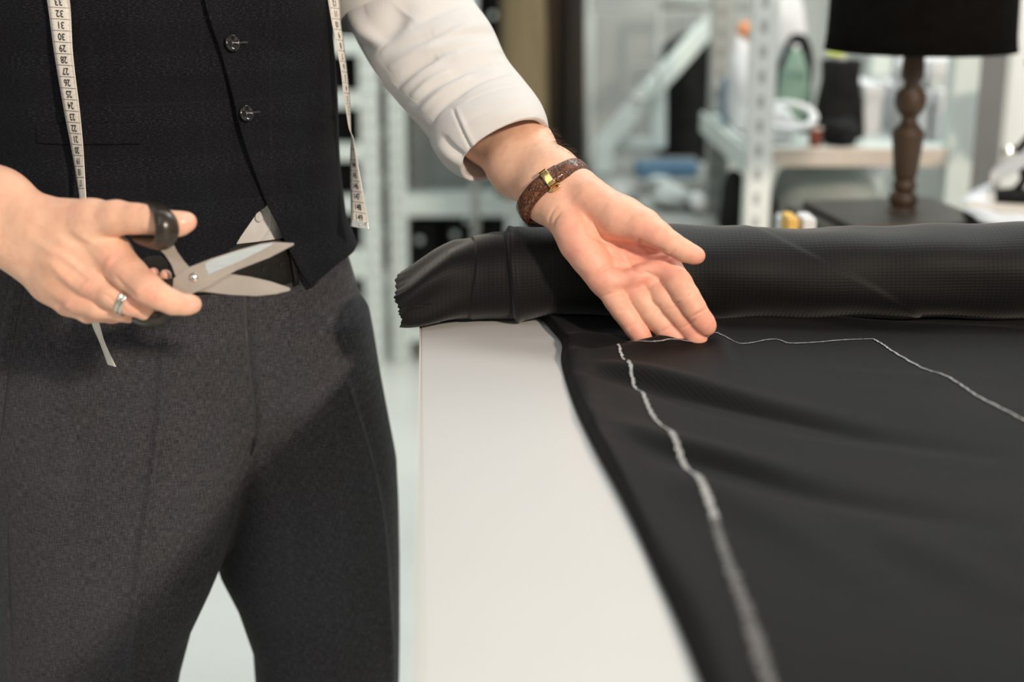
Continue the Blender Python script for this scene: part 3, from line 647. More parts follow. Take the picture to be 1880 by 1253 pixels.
V = folds(V, N, [
    ([(306, 560), (302, 640), (296, 720), (290, 800), (280, 880), (268, 960), (255, 1050), (245, 1140), (240, 1253), (238, 1400)], .0068, 8),
    ([(628, 690), (645, 745), (664, 810), (684, 890), (698, 980), (706, 1080), (714, 1180), (722, 1300)], .0065, 8),
    ([(467, 815), (452, 860), (440, 905), (425, 960)], -.006, 10),
    ([(470, 800), (500, 850), (540, 930), (560, 1040)], -.006, 22), ([(470, 780), (440, 800), (380, 840), (320, 880)], -.002, 16),
    ([(480, 790), (540, 800), (620, 790)], -.003, 18), ([(500, 760), (580, 740), (660, 700)], .003, 18), ([(340, 900), (380, 960), (350, 1060)], .003, 22),
    ([(120, 700), (140, 860), (130, 1000)], -.003, 26), ([(60, 860), (160, 880), (240, 870)], -.002, 16), ([(150, 620), (130, 760), (110, 900)], .0025, 20),
    ([(520, 960), (600, 1000), (650, 1100)], .003, 26), ([(380, 700), (400, 780), (400, 860)], -.0015, 16), ([(560, 600), (640, 580), (676, 560)], -.002, 12), ([(10, 940), (14, 1060), (22, 1253)], -.002, 4)], True)
trou = link('trousers', mesh_np(V, Q), M['trouser'], person, label='charcoal grey wool trousers with pressed front creases')
from mathutils.bvhtree import BVHTree
TBV = BVHTree.FromPolygons([tuple(v) for v in V], [tuple(q) for q in Q])
def strip(rows, lifts, name, n=90, m_=None):
    r = catmull(np.array(rows, float), n); k = len(lifts); P_ = []; last_ = None
    for xa, xb, y_ in r:
        row = []
        for j in range(k):
            x_ = xa + (xb - xa) * j / (k - 1); h_, nn_, _, _ = TBV.ray_cast(Vector(CAM), Vector(rayd(x_, y_)).normalized())
            if h_ is None: h_, nn_ = last_
            last_ = (h_, nn_); row.append(np.array(h_ + nn_ * lifts[j]) if nn_.dot(Vector(rayd(x_, y_))) < 0 else np.array(h_ - nn_ * lifts[j]))
        P_.append(row)
    return link(name, grid_mesh(np.array(P_)), m_ or M['trouser'], trou)
strip([(453, 500, 542), (455, 502, 600), (460, 506, 670), (467, 512, 730), (471, 508, 775), (466, 488, 812), (462, 470, 832)], (.0002, .0030, .0032, .0026, .0018, .0008, -.0006), 'fly_placket')
strip([(448, 453, 542), (449, 455, 600), (455, 460, 670), (462, 467, 730), (466, 471, 775), (462, 466, 812), (460, 462, 832)], (.0001, .0004, .0001), 'fly_shadow', m_=M['ink_shade'])  # black strip painted as the shadow beside the fly flap
strip([(50, 20, 498), (40, 10, 550), (30, 0, 600), (16, -14, 680), (6, -24, 760), (2, -24, 800)], (.0002, .0034, .0034, .0024, .0012, -.0005), 'pocket_edge')
strip([(55, 50, 498), (45, 40, 550), (35, 30, 600), (21, 16, 680), (10, 6, 760), (4, 2, 800)], (.0001, .0004, .0001), 'pocket_shade', m_=M['ink_shade'])  # black strip standing in for shade along the pocket opening

# belt
zb0 = hit(480, 528, .004)[1]; zb1 = hit(480, 443, .004)[1]
thb = np.linspace(-pi, pi, 240, endpoint=False); zz = np.linspace(zb0, zb1, 12)
TH, ZZ = np.meshgrid(thb, zz, indexing='ij'); ed = 1 - np.abs(np.linspace(-1, 1, 12)) ** 8
belt = link('belt', grid_mesh(trunk(TH, ZZ, .0035 + .0022 * ed[None] - .0085 * sm(np.abs(TH - .1), .55, .75)), cu=True), M['belt'], person)
def on_trunk_disc(px, py, r, h, off, n=20, hole=False):
    t0, z0 = hit(px, py, off); c = trunk(t0, z0, off); nn = trunk(t0, z0, off + .01) - c; nn /= np.linalg.norm(nn); e1 = np.cross([0, 0, 1], nn); e1 /= np.linalg.norm(e1); e2 = np.cross(nn, e1)
    return c, e1, e2, nn
def disc_mesh(c, e1, e2, nn, prof, n=28):
    a = np.arange(n) * 2 * pi / n; P = np.array([[c + e1 * r * cos(t) + e2 * r * sin(t) + nn * z for t in a] for r, z in prof]); return grid_mesh(P, cv=True)
for px_, py_ in ((485, 496), (517, 488)):
    c, e1, e2, nn = on_trunk_disc(px_, py_, 0, 0, .0058)
    link('belt_hole', disc_mesh(c, e1, e2, nn, [(.0001, -.0002), (.0022, -.0002), (.0026, .0004), (.0030, .0002)]), M['ink_shade'], belt)
t0, _ = hit(533, 490, .006); t1, _ = hit(541, 490, .006)
TH, ZZ = np.meshgrid(np.linspace(t0, t1, 5), np.linspace(zb0 - .002, zb1 + .001, 8), indexing='ij')
solid(link('belt_keeper', grid_mesh(trunk(TH, ZZ, .0085)), M['belt'], belt), .002)
# ------------------------------------------------------------------ shirt (trunk, sleeves)
zs = np.linspace(.955, 1.5, 60); TH, ZZ = np.meshgrid(np.linspace(-pi, pi, 200, endpoint=False), zs, indexing='ij')
wr = .0010 * np.sin(TH * 40 + ZZ * 30) * (ZZ < 1.02)
shirt = link('shirt', grid_mesh(trunk(TH, ZZ, -.008 + wr), cu=True), M['shirt'], person)
pl = [hit(x_, y_, .003) for x_, y_ in ((478, 360), (500, 385), (494, 420), (480, 445))]
c, e1, e2, nn = on_trunk_disc(474, 398, 0, 0, -.0068)
link('shirt_button', disc_mesh(c, e1, e2, nn, [(.0001, .0008), (.003, .0008), (.0042, .0014), (.0048, .0010), (.005, 0)]), M['shirt'], shirt)
# placket edge and curved tail edge
def placket(pts, off0, off1):
    h_ = np.array([hit(x_, y_, off0) for x_, y_ in pts]); h_ = catmull(h_, 24)
    L = trunk(h_[:, 0], h_[:, 1], off1); R = trunk(h_[:, 0] - .30, h_[:, 1], off1)
    return grid_mesh(np.stack([L, (L + R) / 2 * 1, R], 0))
lst = []
h_ = catmull(np.array([hit(x_, y_, -.008) for x_, y_ in ((490, 372), (494, 400), (490, 425), (474, 443), (455, 447))]), 20)
lst.append((trunk(h_[:, 0], h_[:, 1], -.0074), .0007, 6))
link('shirt_seam', tubes_mesh(lst), M['shirt'], shirt)
# sleeve as rings:  left edge, right edge, depth, thickness ratio
def sleeve(rows, name, nr, na, parent, squash=.86, power=2.2):
    rows = np.array(rows, float); rr = catmull(rows, nr); P = []
    for xl, yl, xr, yr, dp, tilt in rr:
        a = WD(xl, yl, dp); b = WD(xr, yr, dp); c = (a + b) / 2; e = (b - a) / 2; hw = np.linalg.norm(e); e /= hw
        v = c - CAM; v /= np.linalg.norm(v); n_ = v - e * (v @ e); n_ /= np.linalg.norm(n_); ax = np.cross(e, n_)
        n_ = n_ * cos(tilt) + ax * sin(tilt)
        t = np.arange(na) * 2 * pi / na
        cs, sn = np.cos(t), np.sin(t); q = (np.abs(cs) ** power + np.abs(sn) ** power) ** (-1 / power)
        P.append(c + (hw * q * cs)[:, None] * e - (hw * squash * q * sn)[:, None] * n_)
    return np.array(P)
# ax = cross(e,n): for e to the right and n away, ax points down-left along the arm
SR = [(560, -190, 790, -250, 1.49, 0), (600, -60, 815, -110, 1.46, 0), (634, 30, 862, -12, 1.43, -.08), (664, 92, 902, 48, 1.40, -.14), (702, 152, 930, 108, 1.372, -.20), (738, 196, 962, 150, 1.348, -.26), (768, 228, 985, 180, 1.330, -.30), (792, 258, 998, 205, 1.318, -.34)]
Ps = sleeve(SR, 'sleeve', 260, 260, None)
sm_ = grid_faces(260, 260, False, True)
V = Ps.reshape(-1, 3); N = vnormals(V, sm_); 
if (N[130 * 260 + 65] @ (V[130 * 260 + 65] - CAM)) > 0: sm_ = sm_[:, ::-1]; N = -N
V = folds(V, N, [
    ([(655, 100), (690, 70), (725, 40), (740, 20)], -0.00990, 19.5), ([(640, 20), (665, 60), (700, 85)], 0.00630, 16.1), ([(712, 128), (740, 110), (790, 85), (850, 55), (890, 45)], 0.00375, 10.3),
    ([(700, 100), (745, 80), (800, 62), (860, 30)], -0.00300, 9.2), ([(735, 168), (770, 140), (815, 112), (850, 96)], 0.00375, 9.2), ([(725, 160), (760, 128), (805, 104)], -0.00450, 9.2),
    ([(760, 190), (800, 155), (850, 130), (905, 112)], -0.00450, 8.0), ([(755, 180), (790, 150), (830, 130)], 0.00300, 6.9), ([(790, 222), (830, 180), (880, 150), (940, 130)], -0.00375, 8.0), ([(770, 205), (812, 168), (862, 142)], 0.00315, 6.9),
    ([(810, 232), (850, 195), (900, 170), (960, 158)], 0.00337, 9.2), ([(700, 165), (730, 196), (765, 225), (800, 252)], -0.00300, 6.9), ([(690, 150), (722, 186), (752, 214)], 0.00225, 5.8),
    ([(790, 60), (840, 40), (890, 20)], 0.00263, 9.2), ([(800, 80), (860, 62), (915, 64)], -0.00263, 8.0), ([(830, 112), (880, 96), (930, 92)], 0.00263, 8.0), ([(860, 140), (910, 122), (955, 126)], -0.00187, 6.9),
    ([(670, 20), (720, 5), (790, -10)], 0.00375, 16.1), ([(640, 140), (641, 150), (642, 160)], 0.00225, 6.9), ([(780, 100), (830, 84), (880, 76)], 0.00225, 6.9), ([(850, 172), (900, 150), (950, 142)], 0.00225, 6.9), ([(750, 50), (810, 20), (860, 0)], -0.00263, 9.2),
    ([(640, 160), (641, 150), (642, 160), (643, 172)], -0.00187, 4.6), ([(640, 186), (641, 172), (642, 180)], -0.00187, 4.6)], True)
sl_m = mesh_np(V, sm_); slv = link('sleeve', sl_m, M['shirt'], shirt); solid(slv, .001)
# rolled cuff: two turned layers
CF = [(788, 240, 982, 176, 1.326, -.34), (790, 262, 994, 194, 1.315, -.38), (803, 286, 1003, 214, 1.305, -.42), (822, 306, 1006, 226, 1.298, -.46), (846, 319, 1006, 232, 1.293, -.50)]
Pc = sleeve(CF, 'cuff', 60, 220, None, .93)
cen = Pc.mean(1)
def shrink(P_, k): c = P_.mean(0); return c + (P_ - c) * k
prof = [shrink(Pc[0], .90), shrink(Pc[0], .96)] + [Pc[i] for i in range(0, 60)]
last = Pc[-1]; prof += [shrink(last, .985) + (cen[-1] - cen[-3]) * .5, shrink(last, .95) + (cen[-1] - cen[-3]) * .5, shrink(Pc[-4], .90)] + [shrink(Pc[i], .88) for i in range(54, 4, -6)]
Pc2 = np.stack(prof)
V = Pc2.reshape(-1, 3); qf = grid_faces(len(prof), 220, False, True); N = vnormals(V, qf)
i0 = 30 * 220 + 55
if (N[i0] @ (V[i0] - CAM)) > 0: qf = qf[:, ::-1]; N = -N
V = folds(V, N, [([(832, 200), (842, 225), (856, 256), (868, 282)], -.0026, 2.6), ([(838, 200), (850, 230), (868, 262), (880, 278)], .0014, 5), ([(800, 262), (822, 284), (850, 305)], .003, 9), ([(812, 250), (830, 272), (856, 292)], -.0035, 6),
    ([(850, 225), (900, 200), (960, 185)], -.0016, 7), ([(880, 260), (930, 232), (985, 214)], .0012, 5)], True)
cuff = link('cuff', mesh_np(V, qf), M['shirt'], shirt)
# other sleeve (his right), ends left of the frame
ua = [(SHL, .085), (SHL * .5 + ELL * .5, .075), (ELL, .064)]; ub = [(SHR, .085), (SHR * .5 + ELR * .5, .078), (ELR, .072), (WD(-290, 268, 1.222), .066), (WD(-215, 300, 1.190), .054), (WD(-165, 322, 1.168), .049)]
V, fs = tube([a for a, _ in ua], [r for _, r in ua], 32); me = bpy.data.meshes.new('m'); me.from_pydata([tuple(v) for v in V], [], fs); link('upper_sleeve', me, M['shirt'], shirt)
ub = [(a, r[0]) for a, r in zip(catmull([a for a, _ in ub], 40), catmull([[r] for _, r in ub], 40))]
V, fs = tube([a for a, _ in ub], [r for _, r in ub], 32); me = bpy.data.meshes.new('m'); me.from_pydata([tuple(v) for v in V], [], fs); link('upper_sleeve', me, M['shirt'], shirt)
cl = [(WD(-225, 296, 1.195), .052), (WD(-222, 297, 1.194), .059), (WD(-190, 311, 1.18), .057), (WD(-158, 325, 1.165), .054), (WD(-152, 328, 1.162), .049), (WD(-165, 322, 1.168), .046)]
V, fs = tube([a for a, _ in cl], [r for _, r in cl], 40, False); me = bpy.data.meshes.new('m'); me.from_pydata([tuple(v) for v in V], [], fs); link('cuff', me, M['shirt'], shirt)
# ------------------------------------------------------------------ waistcoat
vest = empty('waistcoat', (0, 0, 0)); vest.parent = person; vest.location = (0, 0, 1.2)
OV = .0105; OU = .0065; ZT = 1.47
def panel(edge_px, hem_px_, th_side, off, nu, nv, name, top_ext, lift=None):
    E = [hit(x_, y_, off) for x_, y_ in edge_px]; E = [(E[0][0] - .04, ZT), (E[0][0] - .03, E[0][1] + .12), (E[0][0] - .012, E[0][1] + .04)] + E
    H = [hit(x_, y_, off) for x_, y_ in hem_px_]; E.append(H[0]) if E[-1] != H[0] else None
    E = catmull(np.array(E), nv); z_end = H[-1][1]; H = H + [(H[-1][0] * .5 + th_side * .5, z_end + .002), (th_side, z_end + .004)]; H = catmull(np.array(H), nu)
    # resample by length
    def rs(c, n):
        s_ = np.concatenate([[0], np.cumsum(np.hypot(*(np.diff(c, axis=0) * [.16, 1]).T))]); t = np.linspace(0, s_[-1], n); return np.stack([np.interp(t, s_, c[:, k]) for k in (0, 1)], 1)
    E = rs(E, nv); H = rs(H, nu); u_ = np.linspace(0, 1, nu)[:, None, None]; v_ = np.linspace(0, 1, nv)[None, :, None]
    A0 = np.array([E[0][0], ZT]); B0 = np.array([th_side, ZT]); B1 = H[-1]; Ts = A0 + (B0 - A0) * u_[:, 0]; S_ = B0 + (B1 - B0) * v_[0]
    G = (1 - u_) * E[None] + u_ * S_[None] + (1 - v_) * Ts[:, None] + v_ * H[:, None] - ((1 - u_) * (1 - v_) * A0 + u_ * (1 - v_) * B0 + (1 - u_) * v_ * E[-1] + u_ * v_ * B1)
    o2 = off * np.ones(G.shape[:2])
    if lift is not None: o2 = lift(G, o2, u_[..., 0], v_[..., 0])
    P_ = trunk(G[..., 0], G[..., 1], o2); uv = np.stack([G[..., 0] * .165, G[..., 1]], -1)
    V = P_.reshape(-1, 3); q = grid_faces(nu, nv); N = vnormals(V, q); i0 = (nu // 3) * nv + nv // 2
    if (N[i0] @ (V[i0] - CAM)) > 0: q = q[:, ::-1]; N = -N
    return V, q, N, uv.reshape(-1, 2)
def lift_u(G, o2, u_, v_): return o2 + .0012 * np.sin(G[..., 1] * 60 + G[..., 0] * 3) * .5 + .002 * np.sin(G[..., 0] * 9 + G[..., 1] * 14)
V, q, N, uv = panel([(395, -10), (440, 200), (490, 352), (470, 395), (452, 425), (436, 449), (420, 478)], [(405, 505), (380, 512), (330, 508), (240, 505), (150, 502), (70, 500), (20, 490), (-20, 482), (-45, 478)], -pi, OU, 320, 260, 'u', .05, lift_u)
V = folds(V, N, [([(430, 150), (440, 260), (460, 340)], -.003, 14), ([(300, 60), (330, 200), (340, 360)], .0015, 22), ([(175, 60), (185, 220), (190, 340)], -.0015, 14), ([(250, 120), (300, 150), (380, 160)], -.0012, 14), ([(20, 120), (60, 240), (70, 320)], .0018, 22)], True)
me = mesh_np(V, q); add_uv(me, uv); me.transform(Matrix.Identity(4)); pu = link('front_panel', me, M['vest'], vest, label='waistcoat front lying underneath, with welt pocket'); solid(pu, .0022, -1)
def lift_o(G, o2, u_, v_):
    return o2 + .0035 * np.exp(-(u_ / .03) ** 2) + .001 * np.exp(-((1 - v_) / .03) ** 2) + .0015 * np.sin(G[..., 1] * 34 + G[..., 0] * 5) * sm(u_, 0, .2)
edge_o = [(371, -12), (384, 40), (404, 100), (424, 175), (438, 240), (458, 305), (484, 370), (508, 420), (530, 465), (550, 505)]
V, q, N, uv = panel(edge_o, [(565, 528), (580, 515), (600, 500), (622, 482), (645, 462), (662, 445)], pi, OV, 320, 260, 'o', .02, lift_o)
V = folds(V, N, [([(560, 200), (600, 215), (636, 205)], -.002, 8), ([(570, 220), (600, 232), (636, 224)], .002, 8), ([(585, 180), (610, 190), (640, 182)], .0016, 6), ([(470, 60), (500, 90), (560, 110)], -.0012, 14), ([(450, 210), (520, 240), (600, 240)], -.0014, 14),
     ([(520, 330), (580, 360), (640, 350)], .0016, 18), ([(470, 300), (540, 400), (600, 450)], .0014, 16), ([(430, 60), (460, 80), (500, 84)], .001, 8)], True)
me = mesh_np(V, q); add_uv(me, uv); po = link('front_panel', me, M['vest'], vest, label='waistcoat front lapped on top, with two buttons'); solid(po, .0024, -1)
# stitched-down welt pocket
a0 = hit(72, 228, OU); a1 = hit(250, 226, OU); a2 = hit(258, 264, OU); a3 = hit(72, 262, OU)
U_, V_ = np.meshgrid(np.linspace(0, 1, 40), np.linspace(0, 1, 10), indexing='ij'); U3, V3 = U_[..., None], V_[..., None]
G = (1 - V3) * ((1 - U3) * np.array(a3) + U3 * np.array(a2)) + V3 * ((1 - U3) * np.array(a0) + U3 * np.array(a1))
oo = OU + .0019 + .002 * np.sin(G[..., 0] * 9 + G[..., 1] * 14) * 1.0
me = grid_mesh(trunk(G[..., 0], G[..., 1], oo + .0006), uv=np.stack([G[..., 0] * .165, G[..., 1]], -1)); o = link('welt_pocket', me, M['vest'], vest); solid(o, .0022, -1)
for px_, py_ in ((425, 79), (450, 208)):
    c, e1, e2, nn = on_trunk_disc(px_, py_, 0, 0, OV + .0045)
    nn = nn * .94 + e2 * .2; nn /= np.linalg.norm(nn); e2 = np.cross(nn, e1)
    b = link('button', disc_mesh(c, e1, e2, nn, [(.0001, .0012), (.0042, .0010), (.0052, .0022), (.0064, .0026), (.0073, .0018), (.0075, .0004), (.0066, -.0008), (.0001, -.0008)], 40), M['button'], vest)
    bm = bmesh.new()
    for sx in (-1, 1):
        for sy in (-1, 1):
            cc = c + (e1 * sx + e2 * sy) * .0013 + nn * .0013; bmesh.ops.create_uvsphere(bm, u_segments=8, v_segments=6, radius=.0006, matrix=Matrix.Translation(cc))
    link('button_hole', bm_mesh(bm), M['ink_shade'], b)
    tb_ = [(np.array([c + (e1 * -1.3e-3 + e2 * 1.3e-3 * s_) + nn * .0016, c + nn * .0024 + e1 * .0006, c + e1 * .0048 - e2 * .0006 * (1 - s_) + nn * .0029, c + e1 * .0078 - e2 * .0004 + nn * .0008]), .00028, 6) for s_ in (-1, 0, 1)]
    link('thread', tubes_mesh(tb_), M['thread'], b)
    sl_ = [c + e1 * t - nn * .0022 + e2 * .0002 for t in np.linspace(.007, .017, 12)]
    link('buttonhole', tubes_mesh([(sl_, .0011, 8)]), M['ink_shade'], vest)
# shoes
def shoe(x, y, rz, nm):
    FS = Field((x - .12, y - .26, -.002), (x + .12, y + .14, .13), .004)
    def q(a, b, z): return wp(x + a * cos(rz) - b * sin(rz), y + a * sin(rz) + b * cos(rz), z)
    FS.chain(FS.v, [(q(0, .06, .045), .040), (q(0, 0, .05), .040), (q(.005, -.09, .038), .040), (q(.003, -.15, .030), .034), (q(0, -.18, .026), .024)], .02)
    FS.chain(FS.v, [(q(0, .03, .06), .042), (q(0, .03, .10), .038)], .02)
    FS.v[:] = np.maximum(FS.v, (0.002 - FS.ax[2])[None, None, :]); V, Q = FS.mesh(); V = smooth_np(V, Q, 2)
    link('shoe', mesh_np(V, Q), M['belt'], person)
shoe(-.205, 1.44, .35, 'a'); shoe(-.44, 1.37, .15, 'b')
# ------------------------------------------------------------------ ring on the scissor hand
def torus_mesh(c, u_, v_, r1, r2, prof_u, prof_w, n=64, k=12):
    w_ = np.cross(u_, v_); w_ /= np.linalg.norm(w_); P_ = []
    for i in range(n):
        a = 2 * pi * i / n; d = u_ * cos(a) * r1 + v_ * sin(a) * r2; dn = d / np.linalg.norm(d); pp = c + d
        P_.append([pp + dn * prof_u * cos(b) + w_ * prof_w * sin(b) for b in np.arange(k) * 2 * pi / k])
    return grid_mesh(np.array(P_), True, True)
def nrm(v): return v / np.linalg.norm(v)
rc = WD(231, 554, 1.093); axd = nrm(WD(252, 564, 1.092) - WD(206, 542, 1.095)); vu = nrm(np.cross(axd, rc - CAM)); vv_ = nrm(np.cross(axd, vu))
rg = empty('finger_ring', rc, 'twin-banded silver ring on the hand holding the scissors', 'ring')
for k, d_ in enumerate((-.0018, .0016)):
    link('band', torus_mesh(rc + axd * d_, vu, vv_, .0103, .0103, .0009, .0017), M['silver'], rg)
# ------------------------------------------------------------------ watch strap on the open-hand wrist
a_ = nrm(WD(1052, 352, 1.245) - WD(962, 268, 1.305)); wc = (WD(1036, 330, 1.256) + WD(1018, 362, 1.250)) / 2
wst = empty('wristwatch', wc, 'brown crocodile strap with gold keeper round the outstretched wrist', 'watch')
pl_ = nrm(WD(1086, 300, 1.25) - WD(972, 392, 1.25)); wa = nrm(np.cross(pl_, nrm(wc - CAM)))      # strap runs square to this
if wa @ a_ < 0: wa = -wa
wa = nrm(wa * .90 + nrm(wc - CAM) * -.42); tl = nrm(pl_ - wa * (pl_ @ wa)); nl = np.cross(wa, tl)
if nl @ (wc - CAM) > 0: nl = -nl
def bodyR(c, d):      # surface distance of the forearm field from c along d
    t = .01
    for _ in range(140):
        p_ = FR.R @ (c + d * t); ijk = np.round((p_ - FR.lo) / FR.res).astype(int)
        if FR.v[tuple(ijk)] > 0: return t
        t += .0005
    return t
STR = wc
n_ = 160; ra = np.array([bodyR(STR, tl * cos(a) + nl * sin(a)) for a in np.arange(n_) * 2 * pi / n_]); ra = np.convolve(np.concatenate([ra[-8:], ra, ra[:8]]), np.ones(17) / 17, 'valid')
HWID = .0078
def strap_pt(a_idx, w_, h_):
    a = a_idx * 2 * pi / n_; i = int(a_idx) % n_; wid = HWID * (1 - .0 * cos(a)); return STR + (tl * cos(a) + nl * sin(a)) * (ra[i] + h_) + wa * w_ * wid
prof = [(-1, .0), (-1, .0018), (-.8, .0028), (-.3, .0033), (.3, .0033), (.8, .0028), (1, .0018), (1, .0), (0, -.0002)]
Pp = np.array([[strap_pt(i, w_, h_) for w_, h_ in prof] for i in range(n_)])
link('strap', grid_mesh(Pp, True, True), M['croc'], wst)
for i0_, i1_ in ((52, 90), (60, 100)):
    pr2 = [(-.93, .003), (-.9, .0050), (-.3, .0056), (.3, .0056), (.9, .0050), (.93, .003)]
    lift_ = lambda i: 0
Pp = np.array([[strap_pt(i, w_ * (1 if i < 92 else .97), h_ * min(1, (108 - i) / 3 + .3)) for w_, h_ in [(-.93, .0026), (-.9, .0048), (-.3, .0054), (.3, .0054), (.9, .0048), (.93, .0026)]] for i in range(34, 109)])
link('strap_tail', grid_mesh(Pp), M['croc'], wst)
# index of the angle seen at (1010,333)
best = min(range(n_), key=lambda i: np.hypot(*(np.array([proj(strap_pt(i, 0, .005)[None])[0][0], proj(strap_pt(i, 0, .005)[None])[1][0]]) - [1011, 332])) + (0 if (tl * cos(i * 2 * pi / n_) + nl * sin(i * 2 * pi / n_)) @ (wc - CAM) < 0 else 1e3))
Pk = np.array([[strap_pt(best + di, w_, h_) for w_, h_ in [(-1.02, .001), (-1.02, .0062), (-.6, .0074), (.6, .0074), (1.12, .0062), (1.15, .001)]] for di in (-2.6, -2.2, 0, 2.2, 2.6)])
o = link('keeper', grid_mesh(Pk), M['gold'], wst, label='gold strap keeper'); solid(o, .0009, 0)
bx = [strap_pt(best + d1, w_, h_) for d1, w_, h_ in ((-3, 1.15, .004), (-3, 1.55, .003), (3, 1.55, .003), (3, 1.15, .004))]
link('buckle', tubes_mesh([(catmull(bx, 24), .0009, 8)]), M['gold'], wst, label='gold buckle')
hs = (best + n_ // 2) % n_; cc = STR + (tl * cos(hs * 2 * pi / n_) + nl * sin(hs * 2 * pi / n_)) * (ra[hs] + .005); nn = nrm(cc - STR)
link('watch_case', disc_mesh(cc, wa, nrm(np.cross(nn, wa)), nn, [(.0001, -.0045), (.016, -.0045), (.018, -.003), (.018, .003), (.016, .0045), (.0001, .0045)], 40), M['gold'], wst)
# ------------------------------------------------------------------ scissors
sc_ = empty('scissors', WD(356, 510, 1.095), 'open tailor scissors with dark bronze handles gripped in his hand', 'scissors')
SD = 1.102
def plate(poly, d0, d1, name, m, bev=.0006, hump=0):
    """closed outline (px) on the plane of the blades, with real thickness"""
    bm = bmesh.new(); n = len(poly)
    dd = lambda x_: SD + (x_ - 356) * .00002
    f_ = [bm.verts.new(WD(x_, y_, dd(x_) + d0)) for x_, y_ in poly]; b_ = [bm.verts.new(WD(x_, y_, dd(x_) + d1)) for x_, y_ in poly]
    bm.faces.new(f_); bm.faces.new(b_[::-1])
    for i in range(n): bm.faces.new((f_[i], f_[(i + 1) % n], b_[(i + 1) % n], b_[i]))
    es = [e for e in bm.edges if (e.verts[0] in f_ and e.verts[1] in f_)]
    bmesh.ops.bevel(bm, geom=es, offset=bev, segments=2, affect='EDGES')
    return link(name, bm_mesh(bm), m, sc_, smooth=False)
Z2 = lambda X, Y: (220 + X / 4.178, 340 + Y / 4.178)
B_ = [Z2(*p) for p in ((1310, 800), (1298, 786), (1150, 738), (1000, 704), (850, 682), (760, 690), (640, 680), (560, 650), (540, 636), (490, 590), (440, 510), (385, 405), (330, 420), (235, 462), (300, 482), (350, 530), (395, 610), (425, 690), (470, 790), (560, 826), (640, 812), (850, 842), (1050, 852), (1200, 836), (1300, 812))]
plate(B_, .0006, .0034, 'blade', M['steel2'])
A2 = [Z2(*p) for p in ((1336, 446), (1335, 460), (1150, 556), (900, 652), (760, 726), (690, 775), (640, 796), (560, 832), (480, 860), (430, 862), (405, 800), (410, 720), (440, 690), (500, 650), (545, 625), (620, 596), (700, 565), (900, 500), (1080, 450), (1180, 436))]
bA = plate(A2, -.0030, -.0002, 'blade', M['steel2'])
# hollow-ground facet on the near blade, its bright reflection put into the colour
fac = [Z2(*p) for p in ((1180, 440), (1160, 462), (1000, 545), (860, 612), (740, 660), (680, 690), (655, 640), (655, 600), (700, 575), (900, 508), (1080, 458))]
plate(fac, -.0036, -.0026, 'blade_bevel', M['steel'], .0004)
c = WD(356, 510, SD); nn = nrm(CAM - c); e1 = nrm(np.cross([0, 0, 1], nn)); e2 = np.cross(nn, e1)
link('pivot_screw', disc_mesh(c + nn * .003, e1, e2, nn, [(.0001, .0022), (.0018, .0020), (.0032, .0013), (.0038, .0004), (.004, -.001)], 32), M['screw'], sc_)
def loop(pts, rr, name, k=14, closed=True):
    n = 96; Pc_ = np.array([WD(*p[:3]) for p in pts]); m_ = len(Pc_)
    ext = np.concatenate([Pc_[-2:], Pc_, Pc_[:3]]); cc_ = catmull(ext, 600); 
    a0_ = int(600 * 2 / (m_ + 4)); a1_ = int(600 * (m_ + 2) / (m_ + 4)); cc_ = cc_[np.linspace(a0_, a1_ - 1, n).astype(int)]
    rad_ = np.interp(np.linspace(0, m_, n), np.arange(m_ + 1), list(rr) + [rr[0]])
    cen_ = cc_.mean(0); P_ = []
    T_ = np.roll(cc_, -1, 0) - np.roll(cc_, 1, 0)
    for i in range(n):
        t = nrm(T_[i]); o1 = nrm((cc_[i] - cen_) - t * ((cc_[i] - cen_) @ t)); o2 = np.cross(t, o1)
        P_.append([cc_[i] + o1 * rad_[i] * .62 * cos(b) + o2 * rad_[i] * sin(b) for b in np.arange(k) * 2 * pi / k])
    return link(name, grid_mesh(np.array(P_), True, True), M['handle'], sc_)
loop([(263, 378, 1.090), (288, 384, 1.074), (303, 402, 1.062), (307, 428, 1.062), (298, 447, 1.070), (276, 445, 1.082), (256, 436, 1.095), (246, 412, 1.102), (250, 388, 1.100)], [.0055, .0070, .0090, .0095, .0085, .0075, .0065, .0055, .005], 'finger_loop')
loop([(322, 524, 1.106), (304, 520, 1.114), (272, 512, 1.130), (246, 520, 1.136), (232, 545, 1.128), (240, 580, 1.120), (262, 590, 1.104), (285, 588, 1.098), (305, 575, 1.098), (322, 552, 1.102)], [.006, .005, .0045, .0045, .0045, .005, .0065, .007, .006, .006], 'finger_loop')
# ------------------------------------------------------------------ tape measure round the neck
def strand(rows, n):
    """rows: x left, x right, row, depth, turn (which edge is nearer)"""
    r = catmull(np.array(rows, float), n); L, R = [], []
    for xl, xr, y_, dp, tw, dy in r:
        wpx = .019 * F / dp; xm = (xl + xr) / 2; hw = abs(xr - xl) / 2; off__ = sqrt(max((wpx / 2) ** 2 - hw ** 2, 0)) * dp / F * tw
        sg = 1 if xr >= xl else -1
        L.append(WD(xm - sg * hw, y_ - dy, dp + off__)); R.append(WD(xm + sg * hw, y_ + dy, dp - off__))
    return np.array(L), np.array(R)
tape = empty('tape_measure', (CX, CY - .1, 1.2), 'white tape measure with black centimetre numbers hanging down both waistcoat fronts', 'tape measure')
dl = [proj(trunk(*hit(x_, y_, OU), OU)[None])[2][0] - .006 for x_, y_ in ((107, 10), (122, 100), (134, 190), (146, 280), (152, 350))]
nL = 260
dt = proj(trunk(*hit(91, -70, OU), OU)[None])[2][0]
